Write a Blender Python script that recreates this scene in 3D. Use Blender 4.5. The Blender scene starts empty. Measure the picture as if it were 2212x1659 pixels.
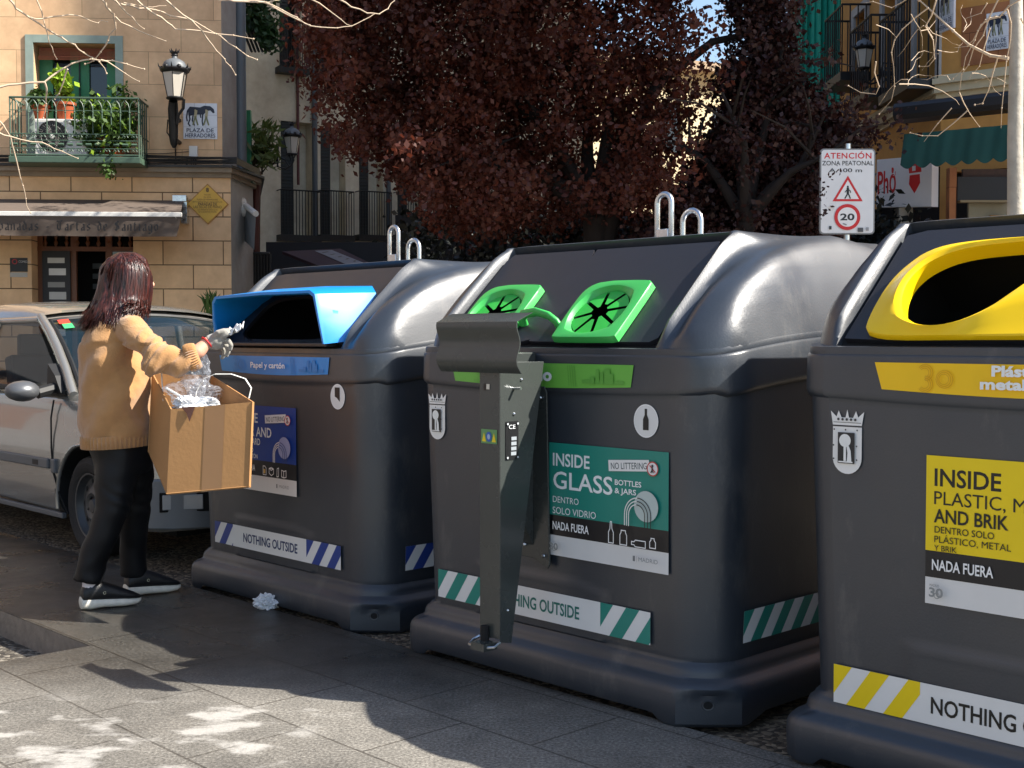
import bpy, bmesh, math, random
import numpy as np
from mathutils import Vector, Matrix, noise
random.seed(7); np.random.seed(7)
PI=math.pi; R=math.radians
SC=bpy.context.scene; COL=SC.collection
# ------------------------------------------------------------------ camera, sky, sun
PXF,HOR,CAMH=2700.,724.5,1.25          # focal length and horizon in units of a 2212 px wide picture
PITCH=math.atan2(829.5-HOR,PXF)
cam=bpy.data.objects.new('camera',bpy.data.cameras.new('camera')); COL.objects.link(cam)
cam.location=(0,0,CAMH); cam.rotation_euler=(PI/2-PITCH,0,0)
cam.data.sensor_width=36; cam.data.lens=36*PXF/2212; cam.data.clip_end=800; cam.data.clip_start=.05
SC.camera=cam
SUN_AZ=R(-14); SUN_EL=R(42.5)           # azimuth from +X towards +Y
w=bpy.data.worlds.new('World'); SC.world=w; w.use_nodes=True
nt=w.node_tree; bg=nt.nodes['Background']; sky=nt.nodes.new('ShaderNodeTexSky'); sky.sky_type='NISHITA'
sky.sun_disc=False; sky.sun_elevation=SUN_EL; sky.sun_rotation=PI/2-SUN_AZ; sky.air_density=1; sky.dust_density=1.2; sky.ozone_density=1
nt.links.new(sky.outputs[0],bg.inputs[0]); bg.inputs[1].default_value=.10
sl=bpy.data.lights.new('sun','SUN'); sl.energy=5.0; sl.angle=R(.5); sl.color=(1,.94,.85)
so=bpy.data.objects.new('sun',sl); COL.objects.link(so)
SD=Vector((math.cos(SUN_EL)*math.cos(SUN_AZ),math.cos(SUN_EL)*math.sin(SUN_AZ),math.sin(SUN_EL)))
so.rotation_euler=SD.to_track_quat('Z','Y').to_euler()
SC.view_settings.view_transform='Standard'; SC.view_settings.look='None'; SC.view_settings.exposure=1.3; SC.view_settings.gamma=1
SC.render.engine='CYCLES'
SC.cycles.max_bounces=7; SC.cycles.transparent_max_bounces=12
# ------------------------------------------------------------------ helpers
def ray(px,py):
    a=(px-1106)/PXF; b=-(py-829.5)/PXF; c,s=math.cos(PITCH),math.sin(PITCH)
    return Vector((a,c+b*s,-s+b*c))
def at(px,py,D):
    r=ray(px,py); return Vector((0,0,CAMH))+r*(D/r.y)
def lin(c):
    if isinstance(c,str):
        c=c.lstrip('#'); c=[int(c[i:i+2],16)/255 for i in (0,2,4)]
        return tuple((x/12.92 if x<=.04045 else ((x+.055)/1.055)**2.4) for x in c)
    return tuple(c)
MC={}
def mat(name,col,rough=.6,metal=0.,var=.12,scale=8.,bump=0.,bscale=60.,spec=.5,coat=0.,trans=0.,detail=4,rvar=0.,emit=None,alpha=1.):
    if name in MC: return MC[name]
    m=bpy.data.materials.new(name); m.use_nodes=True; n=m.node_tree; L=n.links.new; p=n.nodes['Principled BSDF']
    c=lin(col); p.inputs['Roughness'].default_value=rough; p.inputs['Metallic'].default_value=metal
    p.inputs['Specular IOR Level'].default_value=spec; p.inputs['Coat Weight'].default_value=coat
    p.inputs['Transmission Weight'].default_value=trans; p.inputs['Alpha'].default_value=alpha
    tc=n.nodes.new('ShaderNodeTexCoord')
    ns=n.nodes.new('ShaderNodeTexNoise'); ns.inputs['Scale'].default_value=scale; ns.inputs['Detail'].default_value=detail
    L(tc.outputs['Object'],ns.inputs['Vector'])
    mx=n.nodes.new('ShaderNodeMix'); mx.data_type='RGBA'
    mx.inputs[6].default_value=tuple(x*(1-var) for x in c)+(1,); mx.inputs[7].default_value=tuple(min(1,x*(1+var)) for x in c)+(1,)
    L(ns.outputs[0],mx.inputs[0]); L(mx.outputs[2],p.inputs['Base Color'])
    if rvar:
        mr=n.nodes.new('ShaderNodeMapRange'); mr.inputs[1].default_value=.3; mr.inputs[2].default_value=.7
        mr.inputs[3].default_value=rough-rvar; mr.inputs[4].default_value=rough+rvar
        n2=n.nodes.new('ShaderNodeTexNoise'); n2.inputs['Scale'].default_value=scale*.6; n2.inputs['Detail'].default_value=6
        L(tc.outputs['Object'],n2.inputs['Vector']); L(n2.outputs[0],mr.inputs[0]); L(mr.outputs[0],p.inputs['Roughness'])
    if bump:
        nb=n.nodes.new('ShaderNodeTexNoise'); nb.inputs['Scale'].default_value=bscale; nb.inputs['Detail'].default_value=4
        L(tc.outputs['Object'],nb.inputs['Vector']); b=n.nodes.new('ShaderNodeBump'); b.inputs['Strength'].default_value=bump; b.inputs['Distance'].default_value=.01
        L(nb.outputs[0],b.inputs['Height']); L(b.outputs[0],p.inputs['Normal'])
    if emit: p.inputs['Emission Color'].default_value=lin(emit)+(1,); p.inputs['Emission Strength'].default_value=1
    MC[name]=m; return m
def dm(col):   # printed vinyl
    return mat('print_'+col.strip('#'),col,.42,var=.08,scale=9,rvar=.08)
class MB:
    def __init__(s): s.v=[]; s.f=[]; s.m=[]; s.mats=[]
    def mi(s,m):
        if m not in s.mats: s.mats.append(m)
        return s.mats.index(m)
    def add(s,vs,fs,m):
        o=len(s.v); i=s.mi(m); s.v+= [tuple(x) for x in vs]; s.f+=[tuple(o+k for k in f) for f in fs]; s.m+=[i]*len(fs)
    def box(s,c,d,m,rot=None):
        vs=[Vector((x*d[0]/2,y*d[1]/2,z*d[2]/2)) for x in(-1,1) for y in(-1,1) for z in(-1,1)]
        if rot is not None: vs=[rot@v for v in vs]
        s.add([v+Vector(c) for v in vs],[(0,1,3,2),(4,6,7,5),(0,4,5,1),(2,3,7,6),(0,2,6,4),(1,5,7,3)],m)
    def bb(s,x0,x1,y0,y1,z0,z1,m): s.box(((x0+x1)/2,(y0+y1)/2,(z0+z1)/2),(x1-x0,y1-y0,z1-z0),m)
    def loft(s,rings,m,cap=True,closed=True):
        n=len(rings[0]); vs=[p for r in rings for p in r]; fs=[]
        for i in range(len(rings)-1):
            for j in range(n if closed else n-1):
                k=(j+1)%n; fs.append((i*n+j,i*n+k,(i+1)*n+k,(i+1)*n+j))
        if cap and closed: fs.append(tuple(range(n))[::-1]); fs.append(tuple((len(rings)-1)*n+j for j in range(n)))
        s.add(vs,fs,m)
    def tube(s,path,r,m,n=8,ell=None,cap=True,up=None):
        path=[Vector(p) for p in path]; N=len(path)
        rs=r if isinstance(r,(list,tuple)) else [r]*N
        rings=[]; prev=None
        for i,p in enumerate(path):
            t=(path[min(i+1,N-1)]-path[max(i-1,0)]).normalized()
            if prev is None:
                a=Vector(up) if up is not None else (Vector((0,0,1)) if abs(t.z)<.9 else Vector((0,1,0)))
            else: a=prev
            a=(a-t*a.dot(t)).normalized(); b=t.cross(a); prev=a
            ra,rb=(rs[i] if isinstance(rs[i],(tuple,list)) else (rs[i],rs[i]))
            rings.append([p+a*math.cos(2*PI*k/n)*ra+b*math.sin(2*PI*k/n)*rb for k in range(n)])
        s.loft(rings,m,cap)
    def sphere(s,c,r,m,n=16,k=10):
        r=r if isinstance(r,(tuple,list)) else (r,r,r); c=Vector(c)
        rings=[[c+Vector((r[0]*math.sin(a)*math.cos(2*PI*j/n),r[1]*math.sin(a)*math.sin(2*PI*j/n),-r[2]*math.cos(a))) for j in range(n)] for a in [PI*(i+.15)/(k+.3) for i in range(k+1)]]
        s.loft(rings,m)
    def lathe(s,prof,c,m,n=20):
        c=Vector(c); s.loft([[c+Vector((r*math.cos(2*PI*j/n),r*math.sin(2*PI*j/n),z)) for j in range(n)] for r,z in prof],m)
    def prism(s,pts,ax,d0,d1,m):   # pts in a 2-D plane; ax: 'y' -> (x,z), extruded along y ; 'x' -> (y,z); 'z' -> (x,y)
        f={'y':lambda p,d:(p[0],d,p[1]),'x':lambda p,d:(d,p[0],p[1]),'z':lambda p,d:(p[0],p[1],d)}[ax]
        s.loft([[f(p,d0) for p in pts],[f(p,d1) for p in pts]],m)
    def quads(s,V,m):   # numpy (k,4,3)
        o=len(s.v); k=len(V); i=s.mi(m); s.v+=[tuple(x) for x in V.reshape(-1,3)]
        s.f+=[(o+4*j,o+4*j+1,o+4*j+2,o+4*j+3) for j in range(k)]; s.m+=[i]*k
    def build(s,name,parent=None,smooth=None,loc=None,bevel=0,**tags):
        me=bpy.data.meshes.new(name)
        vs=s.v
        if loc is not None: vs=[(x-loc[0],y-loc[1],z-loc[2]) for x,y,z in vs]
        me.from_pydata(vs,[],s.f); me.polygons.foreach_set('material_index',s.m)
        for m in s.mats: me.materials.append(m)
        bm=bmesh.new(); bm.from_mesh(me)
        if len(s.f)<60000 and not tags.get('leafy'): bmesh.ops.recalc_face_normals(bm,faces=bm.faces)
        bm.to_mesh(me); bm.free()
        tags.pop('leafy',None)
        o=bpy.data.objects.new(name,me); COL.objects.link(o)
        if loc is not None: o.location=loc
        if parent is not None: o.parent=parent; 
        if parent is not None and loc is not None: o.location=(0,0,0)
        if smooth is not None:
            me.polygons.foreach_set('use_smooth',[True]*len(me.polygons)); me.set_sharp_from_angle(angle=R(smooth))
        if bevel:
            b=o.modifiers.new('bevel','BEVEL'); b.width=bevel; b.segments=2; b.limit_method='ANGLE'; b.angle_limit=R(35)
        tag(o,**tags); return o
def tag(o,label=None,cat=None,group=None,kind=None):
    if label: o['label']=label
    if cat: o['category']=cat
    if group: o['group']=group
    if kind: o['kind']=kind
    return o
def thing(name,label,cat,loc=(0,0,0),rz=0,group=None):
    o=bpy.data.objects.new(name,None); COL.objects.link(o); o.location=loc; o.rotation_euler=(0,0,rz); o.empty_display_size=.2
    return tag(o,label,cat,group)
def copy_tree(o,parent=None):
    c=o.copy(); COL.objects.link(c); c.parent=parent
    for ch in list(o.children): copy_tree(ch,c)
    return c
def drop(o): bpy.data.objects.remove(o,do_unlink=True)
def organic(mb,name,parent,loc,voxel,mt,smooth=6,disp=None,sub=0,**tags):
    o=mb.build('tmp'); 
    r=o.modifiers.new('r','REMESH'); r.mode='VOXEL'; r.voxel_size=voxel
    if smooth: q=o.modifiers.new('s','SMOOTH'); q.iterations=smooth; q.factor=.5
    dg=bpy.context.evaluated_depsgraph_get(); me=bpy.data.meshes.new_from_object(o.evaluated_get(dg)); drop(o)
    nv=len(me.vertices); co=np.empty(nv*3); me.vertices.foreach_get('co',co); co=co.reshape(-1,3)
    if disp:
        no=np.empty(nv*3); me.vertices.foreach_get('normal',no); no=no.reshape(-1,3)
        d=np.array([disp(Vector(c),Vector(q)) for c,q in zip(co,no)]); co=co+no*d[:,None]
    co=co-np.array(loc); me.vertices.foreach_set('co',co.ravel())
    me.materials.clear(); me.materials.append(mt)
    me.polygons.foreach_set('use_smooth',[True]*len(me.polygons)); me.polygons.foreach_set('material_index',[0]*len(me.polygons)); me.update()
    p=bpy.data.objects.new(name,me); COL.objects.link(p); p.parent=parent; tag(p,**tags); return p
_tc={}
def text_geo(txt,off=0.,shear=0.,sp=1.):
    k=(txt,off,shear,sp)
    if k not in _tc:
        cu=bpy.data.curves.new('t','FONT'); cu.body=txt; cu.offset=off; cu.shear=shear; cu.space_character=sp; cu.resolution_u=3
        o=bpy.data.objects.new('t',cu); COL.objects.link(o)
        dg=bpy.context.evaluated_depsgraph_get(); me=bpy.data.meshes.new_from_object(o.evaluated_get(dg))
        V=np.array([v.co[:] for v in me.vertices]); F=[tuple(p.vertices) for p in me.polygons]
        drop(o); bpy.data.meshes.remove(me); _tc[k]=(V,F)
    return _tc[k]
GL={'n':(.62,[[(0,0),(0,.9),(.12,1)],[(.1,.85),(.38,1),(.45,.85),(.45,.05),(.55,0)]]),
'a':(.6,[[(.1,.85),(.3,1),(.42,.85),(.42,.05),(.52,0)],[(.42,.5),(.05,.4),(.05,.1),(.2,0),(.42,.15)]]),
'p':(.62,[[(0,-.5),(0,.9),(.1,1)],[(0,.8),(.3,1),(.45,.8),(.45,.2),(.25,0),(0,.1)]]),
'd':(.6,[[(.05,1.4),(.42,.9),(.42,.15),(.22,0),(0,.15),(0,.8),(.2,1),(.42,.8)]]),
's':(.58,[[(.42,.85),(.2,1),(.02,.8),(.05,.6),(.38,.4),(.42,.2),(.22,0),(0,.12)]]),
'T':(.95,[[(0,1.45),(.2,1.35),(.7,1.5),(.8,1.4)],[(.35,1.35),(.1,.9),(.1,.3),(.4,0),(.75,.2)],[(.5,1.3),(.5,.1)]]),
'r':(.5,[[(0,0),(0,.9),(.1,1)],[(.1,.85),(.25,1),(.38,.85)]]),
't':(.5,[[(.12,1.3),(.12,.15),(.25,0),(.4,.1)],[(0,.95),(.36,.95)]]),
'e':(.58,[[(.05,.5),(.4,.6),(.42,.85),(.22,1),(0,.8),(0,.15),(.2,0),(.42,.15)]]),
'S':(.85,[[(.65,1.3),(.4,1.5),(.1,1.25),(.15,.95),(.6,.6),(.65,.25),(.35,0),(.05,.2)],[(.35,1.4),(.35,.1)]]),
'i':(.32,[[(0,1),(.08,.9),(.08,.1),(.2,0)]]),
'g':(.62,[[(.42,1),(.2,1),(0,.8),(0,.2),(.2,0),(.42,.2)],[(.42,.95),(.42,-.3),(.2,-.5),(0,-.35)]]),
'o':(.62,[[(.22,0),(0,.2),(0,.8),(.22,1),(.44,.8),(.44,.2),(.22,0)]]),
'-':(.6,[[(.08,.5),(.42,.5)]]),' ':(.5,[])}
class Decal:   # layered print lying on a surface that faces -y ; coordinates x (right), y (up)
    def __init__(s,x0,z0,v,f=None,step=.0006):
        s.mb=MB(); s.k=0; s.f=f or (lambda x,y,h:(x0+x,v-h,z0+y)); s.step=step
    def _lay(s): s.k+=1; return s.k*s.step
    def poly(s,pts,c,h=None):
        h=h or s._lay(); s.mb.add([s.f(x,y,h) for x,y in pts],[tuple(range(len(pts)))],dm(c)); return s
    def rect(s,x,y,w,h,c,rot=0):
        cs,sn=math.cos(rot),math.sin(rot); return s.poly([(x+a*cs-b*sn,y+a*sn+b*cs) for a,b in((0,0),(w,0),(w,h),(0,h))],c)
    def ell(s,x,y,rx,ry,c,n=28): return s.poly([(x+rx*math.cos(2*PI*i/n),y+ry*math.sin(2*PI*i/n)) for i in range(n)],c)
    def line(s,pts,w,c):
        h=s._lay()
        for (a,b),(d,e) in zip(pts,pts[1:]):
            l=math.hypot(d-a,e-b) or 1; nx,ny=-(e-b)/l*w/2,(d-a)/l*w/2; ex,ey=(d-a)/l*w*.3,(e-b)/l*w*.3
            s.mb.add([s.f(*q,h) for q in((a+nx-ex,b+ny-ey),(a-nx-ex,b-ny-ey),(d-nx+ex,e-ny+ey),(d+nx+ex,e+ny+ey))],[(0,1,2,3)],dm(c)); h+=.00002
        return s
    def ring(s,x,y,r,w,c,n=32,ry=None):
        ry=ry or r; k=1-w/r; h=s._lay()
        V=[s.f(x+r*q*math.cos(2*PI*i/n),y+ry*q*math.sin(2*PI*i/n),h) for q in(1,k) for i in range(n)]
        s.mb.add(V,[(i,(i+1)%n,n+(i+1)%n,n+i) for i in range(n)],dm(c)); return s
    def arc(s,x,y,r,w,a0,a1,c,n=14): return s.line([(x+r*math.cos(a0+(a1-a0)*i/n),y+r*math.sin(a0+(a1-a0)*i/n)) for i in range(n+1)],w,c)
    def text(s,x,y,h,txt,c,w=None,bold=.0,rot=0,al='l',sp=1.,shear=0):
        V,F=text_geo(txt,0. if 'M' in txt else bold,shear,sp); x0,x1=V[:,0].min(),V[:,0].max()
        cap=.70; k=h/cap; kx=(w/(x1-x0)) if w else k
        ww=(x1-x0)*kx; o={'l':0,'c':-ww/2,'r':-ww}[al]; cs,sn=math.cos(rot),math.sin(rot); hh=s._lay()
        P=[]
        for a,b,_ in V:
            a=(a-x0)*kx+o; b=b*k; P.append(s.f(x+a*cs-b*sn,y+a*sn+b*cs,hh))
        s.mb.add(P,F,dm(c)); return s
    def gothic(s,x,y,h,txt,c,nib=.1):
        hh=s._lay(); i=0
        for ch in txt:
            wd,st=GL[ch]
            for pl in st:
                for (a,b),(d,e) in zip(pl,pl[1:]):
                    q=[(a-nib,b-nib*.8),(a+nib,b+nib*.8),(d+nib,e+nib*.8),(d-nib,e-nib*.8)]; i+=1
                    s.mb.add([s.f(x+u*h,y+v*h,hh+i*.00001) for u,v in q],[(0,1,2,3)],dm(c))
            x+=(wd+.3)*h
        return s
    def build(s,name,parent,**t): return s.mb.build(name,parent,**t)
# ------------------------------------------------------------------ street frame shared by the row of containers, the car and the paving
YAW=R(-46.2)
U=Vector((math.cos(YAW),math.sin(YAW),0)); V=Vector((-math.sin(YAW),math.cos(YAW),0)); Z=Vector((0,0,1))
OB={'B':Vector((-1.067,5.75,-.015)),'G':Vector((.141,4.418,0)),'Y':Vector((1.353,3.123,.012))}
# ------------------------------------------------------------------ ground
def paving():
    m=bpy.data.materials.new('granite_slabs'); m.use_nodes=True; n=m.node_tree; L=n.links.new; p=n.nodes['Principled BSDF']; N=n.nodes.new
    tc=N('ShaderNodeTexCoord'); mp=N('ShaderNodeMapping'); mp.inputs['Rotation'].default_value=(0,0,-YAW); L(tc.outputs['Object'],mp.inputs[0])
    mp.inputs['Location'].default_value=(.2,.22,0)
    br=N('ShaderNodeTexBrick'); L(mp.outputs[0],br.inputs[0]); br.inputs['Scale'].default_value=1; br.inputs['Brick Width'].default_value=.62; br.inputs['Row Height'].default_value=.41
    br.inputs['Mortar Size'].default_value=.005; br.inputs['Mortar Smooth'].default_value=.3; br.inputs['Color1'].default_value=(.80,.80,.80,1); br.inputs['Color2'].default_value=(1,1,1,1); br.inputs['Mortar'].default_value=(.42,.40,.38,1)
    def noise_(sc,d=3,r=.6,lac=2):
        q=N('ShaderNodeTexNoise'); q.inputs['Scale'].default_value=sc; q.inputs['Detail'].default_value=d; q.inputs['Roughness'].default_value=r; L(tc.outputs['Object'],q.inputs[0]); return q
    def ramp(src,st):
        r=N('ShaderNodeValToRGB'); e=r.color_ramp.elements
        while len(e)<len(st): e.new(.5)
        for k,(po,c) in zip(e,st): k.position=po; k.color=(c if isinstance(c,tuple) else (c,c,c))+(1,)
        L(src,r.inputs[0]); return r
    def mul(a,b,t='MULTIPLY',f=1.):
        x=N('ShaderNodeMix'); x.data_type='RGBA'; x.blend_type=t; x.inputs[0].default_value=f; L(a,x.inputs[6]); L(b,x.inputs[7]); return x
    sp=ramp(noise_(95,6,.8).outputs[0],[(.32,(.045,.042,.037)),(.44,(.135,.125,.108)),(.55,(.245,.228,.198)),(.68,(.45,.425,.375))])
    st=ramp(noise_(1.3,6,.65).outputs[0],[(.3,.5),(.5,.9),(.7,1.08)])
    st2=ramp(noise_(7,4,.7).outputs[0],[(.3,.8),(.6,1.02)])
    c=mul(mul(mul(sp.outputs[0],br.outputs[0]).outputs[2],st.outputs[0]).outputs[2],st2.outputs[0])
    # whitish dried residue smears on the near slabs (a stain with a shape of its own)
    mp2=N('ShaderNodeMapping'); mp2.inputs['Scale'].default_value=(1.7,3.0,1); mp2.inputs['Rotation'].default_value=(0,0,R(8)); L(tc.outputs['Object'],mp2.inputs[0])
    q=N('ShaderNodeTexNoise'); q.inputs['Scale'].default_value=2.3; q.inputs['Detail'].default_value=5; q.inputs['Roughness'].default_value=.55; L(mp2.outputs[0],q.inputs[0])
    rr=ramp(q.outputs[0],[(.53,0.),(.62,1.)])
    sx=N('ShaderNodeSeparateXYZ'); L(tc.outputs['Object'],sx.inputs[0])
    my=N('ShaderNodeMapRange'); my.inputs[1].default_value=4.35; my.inputs[2].default_value=4.1; L(sx.outputs[1],my.inputs[0])
    mx=N('ShaderNodeMapRange'); mx.inputs[1].default_value=-.5; mx.inputs[2].default_value=-.75; L(sx.outputs[0],mx.inputs[0])
    mm=N('ShaderNodeMath'); mm.operation='MULTIPLY'; L(my.outputs[0],mm.inputs[0]); L(mx.outputs[0],mm.inputs[1])
    m2=N('ShaderNodeMath'); m2.operation='MULTIPLY'; L(mm.outputs[0],m2.inputs[0]); L(rr.outputs[0],m2.inputs[1])
    m3=N('ShaderNodeMath'); m3.operation='MULTIPLY'; m3.inputs[1].default_value=.42; L(m2.outputs[0],m3.inputs[0])
    w_=N('ShaderNodeMix'); w_.data_type='RGBA'; L(m3.outputs[0],w_.inputs[0]); L(c.outputs[2],w_.inputs[6]); w_.inputs[7].default_value=(.62,.60,.56,1)
    vo=N('ShaderNodeTexVoronoi'); vo.inputs['Scale'].default_value=2.6; vo.inputs['Randomness'].default_value=1; L(tc.outputs['Object'],vo.inputs[0])
    gm=N('ShaderNodeMapRange'); gm.inputs[1].default_value=.022; gm.inputs[2].default_value=.034; gm.inputs[3].default_value=.38; gm.inputs[4].default_value=1.; L(vo.outputs['Distance'],gm.inputs[0])
    w_=mul(w_.outputs[2],gm.outputs[0])
    # damp patch near the containers, darkened further to deepen the shade there
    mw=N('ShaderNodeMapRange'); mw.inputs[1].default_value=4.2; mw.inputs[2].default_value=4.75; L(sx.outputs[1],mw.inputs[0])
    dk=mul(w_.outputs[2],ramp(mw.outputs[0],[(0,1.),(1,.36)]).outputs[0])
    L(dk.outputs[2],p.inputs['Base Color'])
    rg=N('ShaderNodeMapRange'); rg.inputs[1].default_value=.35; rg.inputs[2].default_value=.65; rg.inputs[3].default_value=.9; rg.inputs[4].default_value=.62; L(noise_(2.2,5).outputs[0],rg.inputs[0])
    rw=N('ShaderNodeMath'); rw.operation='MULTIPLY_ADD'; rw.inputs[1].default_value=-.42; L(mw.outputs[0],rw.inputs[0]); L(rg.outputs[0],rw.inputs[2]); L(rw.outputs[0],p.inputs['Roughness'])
    b=N('ShaderNodeBump'); b.inputs['Strength'].default_value=.55; b.inputs['Distance'].default_value=.004
    hm=mul(noise_(120,5,.8).outputs[0],br.outputs[0]); L(hm.outputs[2],b.inputs['Height']); L(b.outputs[0],p.inputs['Normal'])
    return m
def gravelly(name,c0,c1,c2,sc=140,rough=.9,vor=60):
    m=bpy.data.materials.new(name); m.use_nodes=True; n=m.node_tree; L=n.links.new; p=n.nodes['Principled BSDF']; N=n.nodes.new
    tc=N('ShaderNodeTexCoord'); v=N('ShaderNodeTexVoronoi'); v.inputs['Scale'].default_value=vor; L(tc.outputs['Object'],v.inputs[0])
    r=N('ShaderNodeValToRGB'); e=r.color_ramp.elements; e[0].color=c0+(1,); e[1].color=c2+(1,); e[1].position=.9; k=e.new(.5); k.color=c1+(1,)
    sx=N('ShaderNodeSeparateXYZ'); L(v.outputs['Color'],sx.inputs[0]); L(sx.outputs[0],r.inputs[0])
    q=N('ShaderNodeTexNoise'); q.inputs['Scale'].default_value=3; q.inputs['Detail'].default_value=8; L(tc.outputs['Object'],q.inputs[0])
    x=N('ShaderNodeMix'); x.data_type='RGBA'; x.blend_type='MULTIPLY'; x.inputs[0].default_value=.8; L(r.outputs[0],x.inputs[6]); L(q.outputs[0],x.inputs[7]); L(x.outputs[2],p.inputs['Base Color'])
    p.inputs['Roughness'].default_value=rough; b=N('ShaderNodeBump'); b.inputs['Strength'].default_value=.8; b.inputs['Distance'].default_value=.01; b.invert=True
    L(v.outputs[0],b.inputs['Height']); L(b.outputs[0],p.inputs['Normal']); return m
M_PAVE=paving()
M_ROAD=gravelly('road_gravel',(.045,.035,.025),(.15,.115,.075),(.42,.33,.22))
M_SOIL=gravelly('pit_soil',(.03,.025,.02),(.10,.085,.065),(.30,.27,.22),vor=45)
M_KERB=mat('kerb_granite',(.20,.17,.14),.85,var=.4,scale=25,bump=.3)
g=MB(); S=400
g.add([(-S,-S,-.12),(S,-S,-.12),(S,S,-.12),(-S,S,-.12)],[(0,1,2,3)],M_SOIL); g.build('ground',kind='structure')
def W(u,v,z=0,o=OB['G']): p=o+U*u+V*v; return (p.x,p.y,z)
g=MB(); e=-.03
ring=[W(-40,e,-.022),W(40,e,-.022),W(40,60,-.022),W(-40,60,-.022)]
g.add(ring,[(0,1,2,3)],M_ROAD); g.build('roadway',kind='structure')
g=MB(); ring=[W(-30,3.2,-.015),W(30,3.2,-.015),W(30,40,-.015),W(-30,40,-.015)]
g.add(ring,[(0,1,2,3)],mat('plaza_slabs','#b5aa98',.85,var=.15,scale=2)); g.build('plaza_paving',kind='structure')
# pavement: big slab with the square tree pit left out
pc=Vector((-1.70,4.993,0))-OB['G']; pu,pv=pc.dot(U),pc.dot(V)
us=[-40,pu-1.5,pu,40]; vs_=[-30,pv-1.45,pv,e]
g=MB(); edge=MB()
for i in range(3):
    for j in range(3):
        if i==1 and j==1: continue
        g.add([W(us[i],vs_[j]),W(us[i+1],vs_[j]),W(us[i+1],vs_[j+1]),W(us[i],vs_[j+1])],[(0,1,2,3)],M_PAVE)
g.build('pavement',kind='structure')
for a,b in(((us[1],vs_[1]),(us[2],vs_[1])),((us[2],vs_[1]),(us[2],vs_[2])),((us[2],vs_[2]),(us[1],vs_[2])),((us[1],vs_[2]),(us[1],vs_[1])),((-40,e),(40,e))):
    edge.add([W(*a,-.002),W(*b,-.002),W(*b,-.12),W(*a,-.12)],[(0,1,2,3)],M_KERB)
edge.build('pavement_edge',kind='structure')
# ------------------------------------------------------------------ recycling containers
M_BIN=mat('grey_polyethylene','#292f37',.43,var=.10,scale=5,bump=.06,bscale=160,rvar=.10,spec=.9)
def scuffed(m,amt=.35,lo=.6,hi=.74):
    n=m.node_tree; L=n.links.new; N=n.nodes.new; p=n.nodes['Principled BSDF']; src=p.inputs['Base Color'].links[0].from_socket
    tc=N('ShaderNodeTexCoord'); mp=N('ShaderNodeMapping'); mp.inputs['Scale'].default_value=(3,3,1.1); L(tc.outputs['Object'],mp.inputs[0]); q=N('ShaderNodeTexNoise'); q.inputs['Scale'].default_value=1.6; q.inputs['Detail'].default_value=12; q.inputs['Roughness'].default_value=.75; L(mp.outputs[0],q.inputs[0])
    r=N('ShaderNodeMapRange'); r.inputs[1].default_value=lo; r.inputs[2].default_value=hi; r.inputs[4].default_value=amt; L(q.outputs[0],r.inputs[0])
    x=N('ShaderNodeMix'); x.data_type='RGBA'; L(r.outputs[0],x.inputs[0]); L(src,x.inputs[6]); x.inputs[7].default_value=(.14,.135,.125,1); L(x.outputs[2],p.inputs['Base Color'])
scuffed(M_BIN,.4,.57,.72)
M_LID=mat('charcoal_polyethylene','#222227',.42,var=.10,scale=6,bump=.05,bscale=160,rvar=.05)
M_DARK=mat('bin_inside_black','#070708',.8)
M_GALV=mat('galvanised_steel','#c9cdd0',.28,metal=1,var=.12,scale=40,rvar=.08)
M_STEELP=mat('painted_grey_steel','#3a3e3c',.26,var=.06,scale=14,spec=.6,rvar=.05)
M_BLUE=mat('blue_plastic','#0f7fce',.34,var=.05,scale=10,rvar=.04)
M_GREEN=mat('green_plastic','#3fae52',.34,var=.05,scale=10,rvar=.04)
M_RUB=mat('green_rubber','#2fae3f',.5,var=.1,scale=15)
M_YEL=mat('yellow_plastic','#f2c800',.36,var=.04,scale=10,rvar=.04)
L1,L2=.7254,.6883
def lidP(u,s,h): return (u,s*L1-h*L2,1.22+s*L2+h*L1)
LU0,LU1=-.615,.475
def rrect(hu0,hu1,v0,v1,r,z,nf=56,ns=34,nc=7,cham=0.,rl=None):
    P=[]; rl=rl or r; rr_,ch_=r,cham
    def arcp(cx,cy,a0,r=r,cham=cham):
        for k in range(nc):
            t=k/(nc-1); a=a0+t*PI/2
            q=Vector((cx+r*math.cos(a),cy+r*math.sin(a)))
            if cham:
                A=Vector((cx+r*math.cos(a0),cy+r*math.sin(a0))); B=Vector((cx+r*math.cos(a0+PI/2),cy+r*math.sin(a0+PI/2))); q=q.lerp(A.lerp(B,t),cham)
            P.append((q.x,q.y))
    # start front-left going right (front v0), right side, back, left side
    for k in range(nf): P.append((hu0+rl+(hu1-hu0-r-rl)*k/nf,v0))
    arcp(hu1-r,v0+r,-PI/2)
    for k in range(1,ns): P.append((hu1,v0+r+(v1-v0-2*r)*k/ns))
    arcp(hu1-r,v1-r,0)
    for k in range(1,nf): P.append((hu1-r-(hu1-hu0-r-rl)*k/nf,v1))
    arcp(hu0+rl,v1-rl,PI/2,rl,0)
    for k in range(1,ns): P.append((hu0,v1-rl-(v1-v0-2*rl)*k/ns))
    arcp(hu0+rl,v0+rl,PI,rl,0)
    return [(x,y,z) for x,y in P]
def sstep(a,b,x): t=max(0,min(1,(x-a)/(b-a))); return t*t*(3-2*t)
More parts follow.
